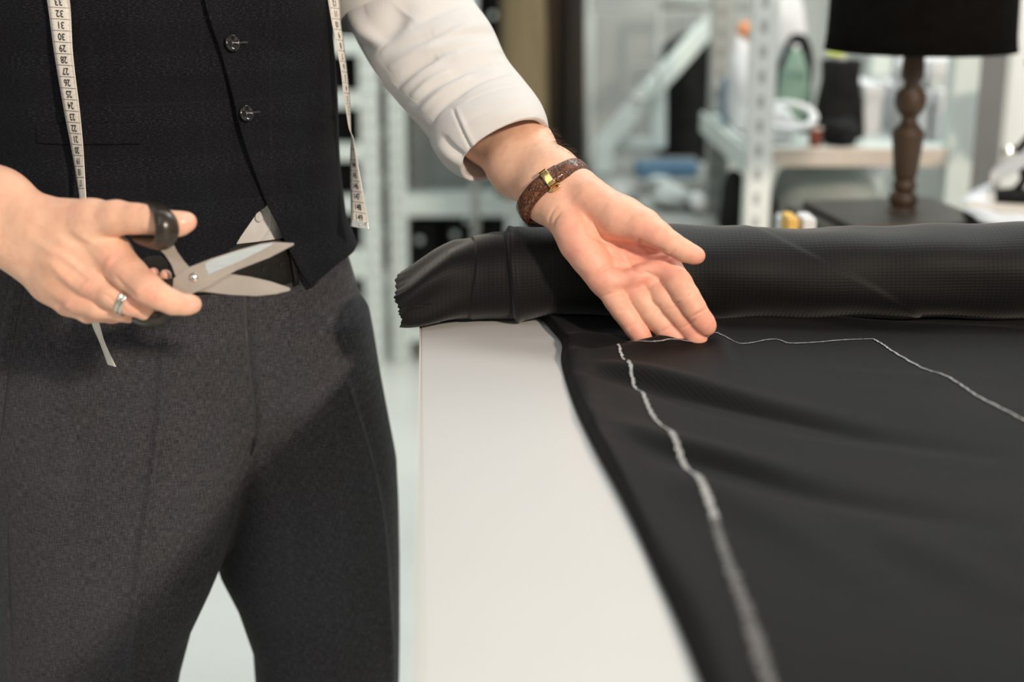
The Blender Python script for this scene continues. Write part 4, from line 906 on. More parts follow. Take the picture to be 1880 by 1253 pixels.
rowsL = [(70, 112, -70, dt - .016, .3, 0), (86, 128, 0, dl[0] - .002, .3, 1), (100, 134, 100, dl[1] - .008, .5, 1), (117, 146, 200, dl[2] - .014, .5, 1), (129, 152, 262, dl[3] - .018, .5, 1), (138, 155, 310, dl[4] - .02, .5, 0), (146, 158, 362, dl[4] - .02, .5, 0), (152, 163, 420, dl[4] - .016, .5, 0), (158, 170, 500, dl[4] - .010, .5, 0), (163, 177, 570, dl[4] - .008, .5, 0), (170, 184, 600, dl[4] - .010, .5, 1), (183, 193, 630, dl[4] - .012, .5, 1), (198, 213, 672, dl[4] - .014, .5, 2)]
LL_, LR_ = strand(rowsL, nL)
dR = 1.372
rowsR = [(590, 610, -70, 1.36, -.8, 0), (602, 623, 0, 1.345, -.8, 1), (610, 626, 45, 1.345, -.8, 1), (615, 630, 70, 1.346, -.8, 1), (626, 637, 130, 1.35, -.8, 1), (630, 641, 168, 1.355, -.8, 1), (635, 643, 200, 1.36, -.8, 0), (641, 644, 235, 1.365, -.8, 0), (648, 645, 252, 1.366, -.5, 0), (651, 644, 268, 1.366, -.8, 0), (660, 643, 318, 1.366, -.8, -1), (669, 644, 369, 1.366, -.8, -2), (679, 645, 419, 1.366, -.6, -3)]
RL_, RR_ = strand(rowsR, nL)
# shoulders and neck in one band
tL = hit(91, -60, OV)[0] + .07; tR = hit(585, -60, OV)[0]
neck = [trunk(tL, 1.275, .030), trunk(tL + .02, 1.32, .030), trunk(tL + .05, 1.38, .028), trunk(tL + .10, 1.44, .024), trunk(tL + .15, 1.49, .03), wp(CX - .085, CY - .01, 1.53), wp(CX - .05, CY + .075, 1.555), wp(CX + .05, CY + .095, 1.555), wp(CX + .085, CY + .03, 1.53), trunk(tR - .15, 1.49, .03), trunk(tR - .10, 1.44, .024), trunk(tR - .05, 1.38, .028), trunk(tR - .02, 1.32, .028), trunk(tR, 1.275, .028)]
mid0 = (LL_[0] + LR_[0]) / 2; mid1 = (RL_[0] + RR_[0]) / 2; nk = catmull(np.array([mid0] + neck + [mid1]), 90)
ax0 = (LR_[0] - LL_[0]); ax1 = (RL_[0] - RR_[0]); AL, AR = [], []
for i, p_ in enumerate(nk):
    t = i / 89; T_ = nrm(nk[min(i + 1, 89)] - nk[max(i - 1, 0)]); a = ax0 * (1 - t) + ax1 * t; out = p_ - np.array([CX, CY, p_[2]]); s_ = np.cross(T_, nrm(out + 1e-6)) * .019; s_ = s_ if s_ @ a > 0 else -s_
    wg = min(1, min(t, 1 - t) * 6); v = a * (1 - wg) + s_ * wg; v = nrm(v) * .019; AL.append(p_ - v / 2); AR.append(p_ + v / 2)
EL = np.concatenate([LL_[::-1], np.array(AL)[1:-1], RR_]); ER = np.concatenate([LR_[::-1], np.array(AR)[1:-1], RL_])
Pt = np.stack([EL + (ER - EL) * t for t in (0, .25, .5, .75, 1)], 1)
o = link('tape_band', grid_mesh(Pt), M['tape'], tape); solid(o, .0005, 0)
# printed numbers and ticks
def ribbon_print(L, R, s0, ds, first, step, count, flip, name, face):
    """L,R edges top to bottom; first number centred at arclength s0"""
    mid = (L + R) / 2; s_ = np.concatenate([[0], np.cumsum(np.linalg.norm(np.diff(mid, axis=0), axis=1))])
    def at(s__, w_, h_):
        Lp = np.array([np.interp(s__, s_, L[:, k]) for k in range(3)]); Rp = np.array([np.interp(s__, s_, R[:, k]) for k in range(3)])
        e = .002; Lq = np.array([np.interp(s__ + e, s_, (L + R)[:, k] / 2) for k in range(3)]) - np.array([np.interp(s__ - e, s_, (L + R)[:, k] / 2) for k in range(3)])
        n_ = nrm(np.cross(Rp - Lp, Lq)); n_ = n_ if n_ @ ((Lp + Rp) / 2 - CAM) < 0 else -n_
        return Lp + (Rp - Lp) * w_ + n_ * h_
    bm = bmesh.new()
    for i in range(count):
        num = str(first + step * i); cu = bpy.data.curves.new('t', 'FONT'); cu.body = num; cu.size = .0082; cu.align_x = 'CENTER'; cu.align_y = 'CENTER'; cu.offset = .00012
        ob = bpy.data.objects.new('t', cu); me = ob.to_mesh()
        vs = []
        for v in me.vertices:
            x_, y_ = v.co.x * .85 * (1 if len(num) < 3 else .85), v.co.y * 1.0
            if flip: x_, y_ = -x_, -y_
            vs.append(bm.verts.new(at(s0 + ds * i - y_, .5 + x_ / .019, .0007)))
        for p_ in me.polygons:
            try: bm.faces.new([vs[k] for k in p_.vertices])
            except ValueError: pass
        ob.to_mesh_clear(); bpy.data.objects.remove(ob); bpy.data.curves.remove(cu)
    nb = bm
    me = bpy.data.meshes.new('m'); nb.to_mesh(me); nb.free(); link('number_print', me, M['ink_shade'], tape, smooth=False)
    bm = bmesh.new()
    def quad(sa, sb, wa_, wb_):
        vs = [bm.verts.new(at(a, b, .0006)) for a, b in ((sa, wa_), (sb, wa_), (sb, wb_), (sa, wb_))]; bm.faces.new(vs)
    s__ = s0 - ds / 2 - ds
    k = 0
    while s__ < min(s_[-1] - .001, s0 + ds * (count + .2)):
        if s__ > .0005:
            if k % 10 == 0: quad(s__ - .00018, s__ + .00018, 0, 1)
            else:
                l = .16 if k % 5 == 0 else .11; quad(s__ - .00009, s__ + .00009, 0, l); quad(s__ - .00009, s__ + .00009, 1 - l, 1)
        s__ += ds / 10; k += 1
    me = bpy.data.meshes.new('m'); bm.to_mesh(me); bm.free(); link('scale_marks', me, M['ink_shade'], tape, smooth=False)
def s_at_row(L, R, row):
    mid = (L + R) / 2; s_ = np.concatenate([[0], np.cumsum(np.linalg.norm(np.diff(mid, axis=0), axis=1))]); _, yy, _ = proj(mid); return np.interp(row, yy, s_)
sA = s_at_row(LL_, LR_, 3); sB = s_at_row(LL_, LR_, 67)
ribbon_print(LL_, LR_, sA, (sB - sA) / 3, 33, -1, 17, True, 'a', 1)
kR = nL * 7 // 12
sA = s_at_row(RL_, RR_, 6); sB = s_at_row(RL_, RR_, 64)
ribbon_print(RL_[:kR], RR_[:kR], sA, (sB - sA) / 3, 12, -1, 11, True, 'b', 1)
k2 = nL * 9 // 12
Lq, Rq = RR_[k2:], RL_[k2:]
s149 = s_at_row(Lq, Rq, 400); s146 = s_at_row(Lq, Rq, 342)
ds_ = (s149 - s146) / 3
ribbon_print(Lq, Rq, s149 - 5 * ds_, ds_, 144, 1, 6, False, 'c', -1)
# metal end piece with three rivets
Pm = Pt[-1 - 22:, :, :] if False else None
mid = (RL_ + RR_) / 2; _, yy, _ = proj(mid); ke = int(np.argmax(yy > 406)); n_ = nrm(np.cross(RR_[-1] - RL_[-1], mid[-1] - mid[-10])); n_ = n_ if n_ @ (mid[-1] - CAM) < 0 else -n_
G = np.stack([RL_[ke:] * (1 - t) + RR_[ke:] * t + n_ * (.0011 if 0 < t < 1 else .0005) for t in (-.02, .1, .5, .9, 1.02)], 1)
mt = link('metal_tip', grid_mesh(G), M['steel'], tape, label='steel end cap'); solid(mt, .0009, 0)
bm = bmesh.new()
for t, hgt in ((.12, .2), (.5, .6), (.88, .2)):
    pr_ = (RR_[ke] * (1 - t) + RL_[ke] * t) * (1 - hgt) + (RR_[-1] * (1 - t) + RL_[-1] * t) * hgt + n_ * .0018
    bmesh.ops.create_uvsphere(bm, u_segments=12, v_segments=8, radius=.0012, matrix=Matrix.Translation(pr_))
link('rivet', bm_mesh(bm), M['screw'], mt)
# ------------------------------------------------------------------ lamp table and turned lamp
T2 = .85
def leggy(name, x0, x1, y0, y1, z, th, m, lm, label, cat, lw=.04):
    e = empty(name, ((x0 + x1) / 2, (y0 + y1) / 2, 0), label, cat)
    bm = bmesh.new(); box(bm, ((x0 + x1) / 2, (y0 + y1) / 2, z - th / 2), (x1 - x0, y1 - y0, th), 0, .002); link('tabletop', bm_mesh(bm), m, e, smooth=False)
    for x in (x0 + lw, x1 - lw):
        for y in (y0 + lw, y1 - lw):
            bm = bmesh.new(); box(bm, (x, y, (z - th) / 2), (lw, lw, z - th)); link('leg', bm_mesh(bm), lm, e, smooth=False)
    return e
leggy('side_table', .42, 1.45, 1.68, 2.24, T2, .03, M['paper'], M['white_metal'], 'white table behind the fabric roll, carrying the lamp', 'table')
lx, ly = WD(1642, 400, 2.15)[0], 2.08
lam = empty('table_lamp', (lx, ly, T2), 'turned wooden table lamp with black drum shade on square plinth', 'lamp')
def zr(py, Y): return W(940, py, Y)[2]
bm = bmesh.new(); box(bm, (lx - .012, ly, T2 + .012), (.25, .25, .022), radians(8), .003); link('plinth', bm_mesh(bm), M['wood_dark'], lam, smooth=False)
bm = bmesh.new(); box(bm, (lx - .012, ly, T2 + .028), (.21, .21, .012), radians(8), .004); link('plinth_step', bm_mesh(bm), M['wood_dark'], lam, smooth=False)
pr = [(28, 395), (27, 384), (22, 378), (26, 370), (24, 356), (17, 350), (22, 342), (18, 330), (21, 318), (27, 262), (29, 245), (26, 238), (16, 226), (14, 216), (22, 205), (27, 192), (27, 176), (24, 168), (14, 158), (15, 150), (20, 140), (19, 112), (17, 96), (12, 80), (8, 60)]
k_ = 2.14 / F
pf = [(.0001, zr(395, ly))] + [(r * k_, zr(y_, ly)) for r, y_ in pr]; pz = catmull(np.array(pf), 120); pz[:, 0] = np.maximum(pz[:, 0], .0001)
pz[:, 1] = np.maximum(pz[:, 1], T2 + .030)
link('stem', lathe(pz, 48, (lx, ly, 0)), M['wood_lamp'], lam)
zb = zr(89, ly - .0)
n = 64; xc = WD(1651, 90, 2.15)[0]
prs = [(.1335, zb), (.1315, zb + .02), (.126, zb + .20)]
a = np.arange(n) * 2 * pi / n
Pq = np.array([[(xc + r * cos(t), ly + r * sin(t), z) for t in a] for r, z in prs]); o = link('shade', grid_mesh(Pq, cv=True), M['lampshade'], lam); solid(o, .002, 0)
link('shade_rim', torus_mesh(np.array([xc, ly, zb]), np.array([1., 0, 0]), np.array([0, 1., 0]), .1335, .1335, .002, .003), M['lampshade'], lam)
sp = [(np.array([(xc, ly, zb + .12), (xc + .128 * cos(t), ly + .128 * sin(t), zb + .16)]), .002, 6) for t in (0, 2.1, 4.2)]
link('shade_carrier', tubes_mesh(sp), M['grey_metal'], lam)
link('socket', lathe([(.0001, zb - .01), (.018, zb - .01), (.018, zb + .05), (.014, zb + .06), (.014, zb + .12), (.0001, zb + .125)], 24, (xc, ly, 0)), M['grey_metal'], lam)
# ------------------------------------------------------------------ open shelf rack behind the lamp
RK = empty('shelf_rack', (.68, 3.03, 0), 'white perforated steel shelf rack standing behind the lamp', 'shelf')
def upright(x, y, nm, m, w=.045, h=2.1):
    bm = bmesh.new(); box(bm, (x, y - w / 2, h / 2), (w, .003, h)); box(bm, (x - w / 2, y, h / 2), (.003, w, h))
    o = link('upright', bm_mesh(bm), m, RK, smooth=False)
    return o
XR0 = W(1394, 250, 2.72)[0]; XR1 = .852
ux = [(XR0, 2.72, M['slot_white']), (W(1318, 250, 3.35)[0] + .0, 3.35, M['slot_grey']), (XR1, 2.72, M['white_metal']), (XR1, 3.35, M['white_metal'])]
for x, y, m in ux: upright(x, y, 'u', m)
for z in (.18, .52, .885):
    bm = bmesh.new(); box(bm, ((XR0 + XR1) / 2, 3.035, z - .01), (XR1 - XR0 + .02, .64, .02), 0, .002); s_ = link('shelf', bm_mesh(bm), M['white_metal'], RK, smooth=False)
    bm = bmesh.new(); box(bm, ((XR0 + XR1) / 2, 2.71, z - .012), (XR1 - XR0 + .02, .012, .034)); link('shelf_lip', bm_mesh(bm), M['wood_light'], s_, smooth=False)
    bm = bmesh.new(); box(bm, (XR0 - .026, 3.035, z - .02), (.008, .64, .045)); link('side_rail', bm_mesh(bm), M['white_metal'], s_, smooth=False)
def lump(bm, c, s, seed, amp=.12, n=3):
    r = bmesh.ops.create_icosphere(bm, subdivisions=n, radius=1); rs = np.random.RandomState(seed); ph = rs.rand(6) * 6
    for v in r['verts']:
        p = v.co; k = 1 + amp * (sin(p.x * 4 + ph[0]) * cos(p.y * 3 + ph[1]) + .6 * sin(p.z * 7 + ph[2] + p.x * 3)); f = Vector((p.x * k, p.y * k, p.z * k))
        v.co = Vector((c[0] + f.x * s[0], c[1] + f.y * s[1], c[2] + max(f.z, -.8) * s[2]))
def thing_lump(name, px0, px1, py0, py1, Y, dep, m, label, cat, seed=1, amp=.12, group=None, base=None, n=3):
    a = W(px0, py1, Y); b = W(px1, py0, Y); cz = (a[2] + b[2]) / 2; hz = (b[2] - a[2]) / 2
    if base is not None: hz = (b[2] - base) / 1.8; cz = base + hz * .8
    bm = bmesh.new(); lump(bm, ((a[0] + b[0]) / 2, Y, cz), ((b[0] - a[0]) / 2, dep, hz), seed, amp, n); return link(name, bm_mesh(bm), m, None, label=label, cat=cat, group=group)
def thing_box(name, px0, px1, py0, py1, Y, dep, m, label, cat, rz=0, base=None, group=None, bev=.004, lid=None):
    a = W(px0, py1, Y); b = W(px1, py0, Y); z0 = a[2] if base is None else base
    c = ((a[0] + b[0]) / 2, Y + dep / 2, (z0 + b[2]) / 2); s = (b[0] - a[0], dep, b[2] - z0); bm = bmesh.new(); box(bm, c, s, rz, bev)
    if lid:
        e = empty(name, (c[0], c[1], z0), label, cat, group); link('body', bm_mesh(bm), m, e, smooth=False)
        bm = bmesh.new(); box(bm, (c[0], c[1], b[2] - .012), (s[0] + .006, s[1] + .006, .028), rz, bev); link('lid', bm_mesh(bm), lid, e, smooth=False); return e
    return link(name, bm_mesh(bm), m, None, smooth=False, label=label, cat=cat, group=group)
SH = .885
thing_box('storage_box', 1583, 1622, 158, 250, 2.95, .26, M['paper'], 'narrow white box on the rack shelf, just left of the lamp stem', 'box', base=SH, lid=M['paper'])
thing_box('storage_box', 1668, 1710, 170, 252, 2.85, .26, M['paper'], 'white box on the rack shelf, just right of the lamp stem', 'box', base=SH, lid=M['paper'])
thing_box('storage_box', 1713, 1782, 168, 252, 2.85, .26, M['paper'], 'wide white box at the right end of the rack shelf', 'box', base=SH, lid=M['paper'])
thing_box('storage_box', 1702, 1790, 112, 160, 2.90, .20, M['greyc'], 'pale grey box stacked on the two white boxes', 'box', base=W(940, 168, 2.85)[2] + .003, lid=M['paper'])
thing_lump('cotton_roll', 1636, 1700, 96, 166, 2.92, .06, M['paper'], 'pale blue-white bundle beneath the lampshade, behind the stem', 'bundle', 5, .06, base=W(940, 170, 2.85)[2] + .003)
def cone_thing(px0, px1, py0, Y, base, m, label, cat, name, top=.3, n=40):
    a = W(px0, py0, Y); b = W(px1, py0, Y); r = (b[0] - a[0]) / 2; zt = a[2]; h = zt - base
    e = empty(name, ((a[0] + b[0]) / 2, Y, base), label, cat)
    pr = [(.0001, base), (r * .95, base), (r, base + .01), (r * .92, base + h * .3), (r * .7, base + h * .7), (r * top, base + h * .93), (r * top * .9, base + h * .94), (.0001, base + h * .94)]
    link('wound_yarn', lathe([(q[0], q[1]) for q in pr], n, ((a[0] + b[0]) / 2, Y, 0)), m, e)
    link('core', lathe([(.0001, base + h * .935), (r * .18, base + h * .935), (r * .16, base + h), (.0001, base + h)], 20, ((a[0] + b[0]) / 2, Y, 0)), M['paper'], e); return e
cone_thing(1425, 1498, 82, 3.0, SH, M['greenwool'], 'sage green cone of yarn on the rack shelf', 'yarn', 'yarn_cone')
cone_thing(1496, 1596, 100, 2.92, SH, M['black'], 'large black cone of yarn under the left of the lampshade', 'yarn', 'yarn_cone', .75)
thing_lump('folded_garment', 1424, 1500, 66, 132, 3.12, .045, M['black'], 'black garment heaped behind the sage green yarn cone', 'garment', 3, base=SH)
thing_lump('garment_bundle', 1505, 1580, 215, 250, 2.80, .05, M['black'], 'charcoal cloth bundle in front of the black yarn cone', 'garment', 8, base=SH)
thing_lump('white_garment', 1405, 1488, -30, 92, 3.265, .052, M['paper'], 'white garment piled high at the back of the rack shelf', 'garment', 6, .1, base=SH)
# trim ribbon and spool
def ring_thing(name, px, py, Y, r, m, label, cat, tilt=1.1, th=.006, sq=.5):
    c = W(px, py, Y); return link(name, torus_mesh(c, np.array([1., 0, 0]), np.array([0, cos(tilt), sin(tilt)]), r, r * sq, th, th * .5), m, None, label=label, cat=cat)
ring_thing('ribbon_coil', 1445, 212, 2.76, .052, M['paper'], 'loose white ribbon loop at the front of the rack shelf', 'ribbon', .5, .008, .8)
cc = W(1497, 240, 2.75); cc[2] = SH
e = empty('thread_spool', cc, 'dark red thread spool on the rack shelf edge', 'thread'); link('thread', lathe([(.0001, 0.004), (.012, .004), (.012, .036), (.0001, .036)], 20, cc), M['red'], e)
link('spool_core', lathe([(.0001, 0), (.013, 0), (.013, .004), (.004, .004), (.004, .036), (.013, .036), (.013, .040), (.0001, .040)], 20, cc), M['wood_light'], e)
ring_thing('lime_band', 1537, 97, 2.78, .015, M['lime'], 'lime green band visible just under the lampshade', 'band', .5, .006, .4)
# goods left of the near upright
thing_lump('shirt_pile', 1336, 1382, 60, 130, 3.1, .06, M['paper'], 'white cloth pile between the two left rack uprights', 'garment', 12, base=SH)
thing_lump('thread_bundle', 1352, 1384, 38, 72, 3.1, .03, M['orange'], 'small orange bundle on top of the white cloth pile', 'bundle', 13)
thing_box('blue_box', 1335, 1384, 150, 190, 3.12, .1, M['blue'], 'small blue box between the two left rack uprights', 'box', base=SH + .001)
thing_lump('tangled_cord_pile', 1352, 1470, 195, 245, 2.84, .05, M['paper'], 'crumpled white cloth strip at the left end of the rack shelf', 'cloth', 14, .2, base=SH)
# lower shelf and low goods
thing_lump('cushion', 1400, 1640, 285, 400, 3.0, .22, M['greyc'], 'pale grey cushion slumped under the rack shelf', 'cushion', 21, .06, base=.53)
thing_lump('white_cloth', 1500, 1630, 268, 330, 3.2, .1, M['paper'], 'white cloth draped above the pale grey cushion', 'cloth', 22, .1)
thing_lump('garment_bag', 1318, 1392, 310, 470, 3.0, .14, M['black'], 'black garment bag under the left end of the rack', 'bag', 23, .08, base=.53)
thing_lump('garment_bag', 1398, 1440, 370, 440, 2.80, .05, M['black'], 'black bag showing under the grey cushion', 'bag', 24, .08, base=.53)
thing_box('yellow_box', 1446, 1468, 401, 420, 1.74, .05, M['yellow'], 'small yellow box on the white table edge, left of the lamp', 'box', base=T2 + .0005)
thing_box('paper_stack', 1474, 1500, 402, 420, 1.74, .05, M['paper'], 'little white paper block beside the yellow box', 'paper', base=T2 + .0005)
# paper and cable at the right of the lamp
def swoosh(pts, w_, name, m, label, cat, z_add=.0, th=.001):
    c = catmull(np.array([W(*p) for p in pts]), 60); t = np.gradient(c, axis=0); t /= np.linalg.norm(t, axis=1)[:, None]; n_ = np.cross(t, [0, 0, 1]); n_ /= np.linalg.norm(n_, axis=1)[:, None]
    P_ = np.stack([c - n_ * w_ / 2, c, c + n_ * w_ / 2], 1); P_[:, 1, 2] += .003; P_[..., 2] = np.maximum(P_[..., 2], T2 + .003)
    o = link(name, grid_mesh(P_), m, None, label=label, cat=cat); solid(o, th, 0); return o
swoosh([(1790, 374, 2.15), (1800, 362, 2.2), (1835, 325, 2.2), (1880, 285, 2.15), (1950, 260, 2.1)], .05, 'pattern_strip', M['paper'], 'curled white paper strip rising at the right of the lamp', 'paper')
swoosh([(1790, 385, 2.1), (1815, 396, 1.95), (1840, 408, 1.86), (1910, 400, 1.84), (1990, 380, 1.9)], .045, 'pattern_strip', M['paper'], 'white paper strip lying in a bow in front of the lamp', 'paper')
for k, (a_, b_, l_) in enumerate((((1780, 380), (1890, 352), 'thin cream paper sheet on the white table right of the lamp'), ((1800, 396), (1900, 376), 'cream paper sheet lying nearest the fabric roll'))):
    p_ = WZ(*a_, T2); q_ = WZ(*b_, T2); bm = bmesh.new(); box(bm, ((p_[0] + q_[0]) / 2 + .03, (p_[1] + q_[1]) / 2, T2 + .002 + .0 * k), (.18, .06, .003), .3 * (1 - 2 * k)); link('paper_sheet', bm_mesh(bm), M['wood_light'], None, smooth=False, label=l_, cat='paper')
# adjustable desk lamp arm entering from the right
e = empty('clamp_lamp', W(1856, 282, 2.35), 'black jointed lamp arm with bright metal knob at the right edge', 'lamp')
kn = W(1852, 281, 2.35); j2 = W(1905, 235, 2.35); j3 = W(1960, 150, 2.4); base_ = np.array([W(1868, 330, 2.35)[0], 2.35, T2])
link('arm', tubes_mesh([(np.array([kn + [.012, 0, 0], j2, j3]), .007, 10), (catmull([base_ + [0, 0, .02], (base_ + kn) / 2 + [.02, 0, 0], kn + [.012, 0, 0]], 20), .007, 10)]), M['black'], e)
link('knob', disc_mesh(kn, np.array([1., 0, 0]), np.array([0, 0, 1.]), np.array([0, -1., 0]), [(.0001, .012), (.008, .012), (.013, .008), (.013, 0), (.0001, 0)], 24), M['screw'], e)
link('clamp_base', lathe([(.0001, 0.001), (.045, .001), (.045, .015), (.012, .022), (.0001, .022)], 32, base_), M['black'], e)
link('lamp_head', lathe([(.02, 0), (.03, .02), (.07, .09), (.069, .092), (.028, .022), (.0001, .01)][::-1], 28, j3 + [0, 0, -.06]), M['black'], e)
# ------------------------------------------------------------------ pressing table, board and white frame in the middle distance
BX0, BX1 = W(1066, 200, 4.5)[0], W(1310, 200, 4.5)[0]
brd = empty('partition_board', ((BX0 + BX1) / 2, 4.55, 0), 'plain grey partition board standing behind the white slanted frame', 'board')
zt0, zt1 = W(1066, 24, 4.5)[2], W(1066, 470, 4.5)[2]
bm = bmesh.new(); box(bm, ((BX0 + BX1) / 2, 4.55, (zt0 + .25) / 2 + .0), (BX1 - BX0, .03, zt0 - .25), 0, .004); link('panel', bm_mesh(bm), M['board'], brd, smooth=False)
for x in (BX0 + .02, BX1 - .02):
    bm = bmesh.new(); box(bm, (x, 4.55, zt0 / 2), (.04, .05, zt0)); box(bm, (x, 4.55, .015), (.05, .4, .03)); link('post', bm_mesh(bm), M['white_metal'], brd, smooth=False)
fr = empty('pressing_frame', W(1180, 300, 3.7) * [1, 1, 0], 'white slanted pressing table frame in front of the grey board', 'machine')
def beam(p, q, w_, name, m, par):
    p, q = np.array(p), np.array(q); d = q - p; L = np.linalg.norm(d); M4 = Matrix.Translation((p + q) / 2) @ Vector(d).to_track_quat('Z', 'Y').to_matrix().to_4x4() @ Matrix.Diagonal((w_[0], w_[1], L, 1))
    bm = bmesh.new(); r = bmesh.ops.create_cube(bm, size=1, matrix=M4); bmesh.ops.bevel(bm, geom=bm.edges[:], offset=.004, segments=2, affect='EDGES'); return link(name, bm_mesh(bm), m, par, smooth=False)
Yf = 3.7
beam(W(1108, 268, Yf), W(1190, 168, Yf), (.035, .05), 'slanted_beam', M['white_metal'], fr)
beam(W(1190, 172, Yf), W(1298, 50, Yf + .1), (.025, .05), 'slanted_arm', M['white_metal'], fr)
beam(W(1109, 258, Yf), W(1109, 318, Yf), (.045, .045), 'front_post', M['white_metal'], fr)
beam(W(1105, 262, Yf + .04), W(1215, 262, Yf + .04), (.035, .03), 'cross_beam', M['white_metal'], fr)
beam(W(1208, 150, Yf + .04), W(1208, 272, Yf + .04), (.04, .04), 'rear_post', M['white_metal'], fr)
bx_a = W(1100, 318, Yf); bx_b = W(1290, 318, Yf)
bm = bmesh.new(); box(bm, ((bx_a[0] + bx_b[0]) / 2, Yf + .1, bx_a[2] - .02), (bx_b[0] - bx_a[0] + .04, .44, .035), 0, .004); link('work_top', bm_mesh(bm), M['grey_metal'], fr, smooth=False)
beam(W(1212, 325, Yf - .08), (W(1175, 420, Yf - .08)[0], Yf - .08, .0), (.05, .05), 'leg', M['white_metal'], fr)
for x in (bx_a[0] + .05, bx_b[0] - .02): beam((x, Yf + .25, 0), (x, Yf + .25, bx_a[2] - .03), (.04, .04), 'leg', M['white_metal'], fr)
link('hand_wheel', torus_mesh(W(1180, 152, Yf - .03), np.array([1., 0, 0]), np.array([0, 0, 1.]), .045, .045, .005, .005), M['board'], fr)
thing_box('folding_rule_case', 1170, 1282, 303, 316, Yf - .06, .1, M['blue'], 'blue plastic case lying on the pressing table', 'case', base=bx_a[2] - .0015)
# dark coat on the rear hook
def hanging(px_l, px_r, py_t, py_b, Y, m, label, name, seed=1, thick=.05, flare=1.15, pleat=7, group=None, shoulders=True, skew=0):
    a = W(px_l, py_t, Y); b = W(px_r, py_t, Y); zb_ = W(px_l, py_b, Y)[2]; xc = (a[0] + b[0]) / 2; hw = (b[0] - a[0]) / 2; zt = a[2]
    nz, na = 50, 72; P_ = np.zeros((nz, na, 3)); an = np.arange(na) * 2 * pi / na; rs = np.random.RandomState(seed); ph = rs.rand(3) * 6
    for i in range(nz):
        v = i / (nz - 1); z = zt + (zb_ - zt) * v; sh = min(1, .18 + 5.5 * v ** .8) if shoulders else 1
        w_ = hw * sh * (1 + (flare - 1) * v); pl_a = 1 + .10 * v * np.sin(an * pleat + ph[0] + 2 * v) + .06 * np.sin(an * 3 + ph[1] + v * 4)
        P_[i, :, 0] = xc + skew * v + w_ * np.cos(an) * pl_a; P_[i, :, 1] = Y + thick * sh * (1 + .3 * v) * np.sin(an) * pl_a; P_[i, :, 2] = z
    c0, c1 = P_[0].mean(0), P_[-1].mean(0); P_ = np.concatenate([(c0 + (P_[:1] - c0) * .02), P_, (c1 + (P_[-1:] - c1) * .02)])
    e = empty(name, (xc, Y, zt), label, 'garment', group); link('cloth', grid_mesh(P_, cv=True), m, e)
    hk = [np.array([xc, Y, zt - .01]), np.array([xc, Y, zt + .05]), np.array([xc + .02, Y, zt + .075]), np.array([xc, Y, zt + .10]), np.array([xc - .02, Y, zt + .085])]
    link('hanger_hook', tubes_mesh([(catmull(hk, 24), .0025, 8)]), M['steel'], e); return e
hanging(1222, 1312, 60, 292, 4.15, M['black'], 'black coat hanging behind the white slanted frame', 'hanging_coat', 3, .07, 1.1, 5)
e_rl = W(1267, 60, 4.15)[2] + .09
# rail that carries the coats
def rail(x0, x1, y, z, label, legs=True):
    e = empty('garment_rail', ((x0 + x1) / 2, y, 0), label, 'rail')
    link('bar', tubes_mesh([(np.array([(x0, y, z), (x1, y, z)]), .012, 12)]), M['grey_metal'], e)
    for x in (x0, x1):
        link('post', tubes_mesh([(np.array([(x, y, .03), (x, y, z)]), .012, 12)]), M['grey_metal'], e); bm = bmesh.new(); box(bm, (x, y, .02), (.04, .45, .03), 0, .004); link('foot', bm_mesh(bm), M['grey_metal'], e, smooth=False)
    return e
rail(W(1222, 60, 4.15)[0] - .02, W(1330, 60, 4.15)[0] + .12, 4.15, e_rl - .012, 'grey rail carrying the black coat')
# hanging garments between the sleeve and the board
zr_ = W(960, -80, 4.0)[2]
rail(W(870, 0, 4.0)[0], W(1078, 0, 4.0)[0], 4.0, zr_ + .088, 'grey rail of brown and olive garments beside the grey board')
hanging(918, 1000, -80, 360, 3.98, M['olive'], 'olive brown garment hanging nearest the white sleeve', 'hanging_garment', 11, .05, 1.1, 6, 'garments on the rail beside the board')
hanging(998, 1034, -80, 400, 4.03, M['brown_cloth'], 'umber garment hanging in the middle of the rail', 'hanging_garment', 12, .05, 1.1, 5, 'garments on the rail beside the board')
hanging(1030, 1070, -80, 430, 4.0, M['darkbrown'], 'near-black brown garment hanging against the grey board', 'hanging_garment', 13, .05, 1.25, 4, 'garments on the rail beside the board', True, .02)
hanging(1000, 1046, -80, 330, 4.13, M['charcoal'], 'charcoal garment hanging behind the umber one', 'hanging_garment', 14, .04, 1.1, 5, 'garments on the rail beside the board')
# ------------------------------------------------------------------ white perforated racks at the left
def rack(px0, px1, Y, label, rungs, rear=True, dep=.5, w0=.055, h=2.0, side_only=False):
    x0, x1 = W(px0, 400, Y)[0], W(px1, 400, Y)[0]; e = empty('storage_rack', ((x0 + x1) / 2, Y + dep / 2, 0), label, 'rack', 'white perforated storage racks at the back')
    for x in (x0, x1):
        for y in ((Y, Y + dep) if rear else (Y,)):
            bm = bmesh.new(); box(bm, (x, y - .02, h / 2), (w0, .004, h)); box(bm, (x - w0 / 2 + .002, y, h / 2), (.004, .045, h)); o = link('upright', bm_mesh(bm), M['slot_pale'], e, smooth=False)
    for row, th in rungs:
        z = W(px0, row, Y)[2]
        if z < .04: z = .05
        bm = bmesh.new(); box(bm, ((x0 + x1) / 2, Y - .005, z), (x1 - x0, .03, th)); box(bm, ((x0 + x1) / 2, Y + dep / 2, z + .0), (x1 - x0, dep, .018)); link('shelf', bm_mesh(bm), M['white_metal'], e, smooth=False)
    return e, x0, x1
YK = 4.25
rack(470, 684, YK, 'white perforated rack showing right beside the waistcoat edge', [(-60, .05), (84, .05), (182, .05), (278, .05), (374, .05), (482, .09), (600, .05)], False)
rack(732, 945, YK + .05, 'white perforated rack seen under the rolled sleeve', [(-60, .05), (376, .065), (610, .05)])
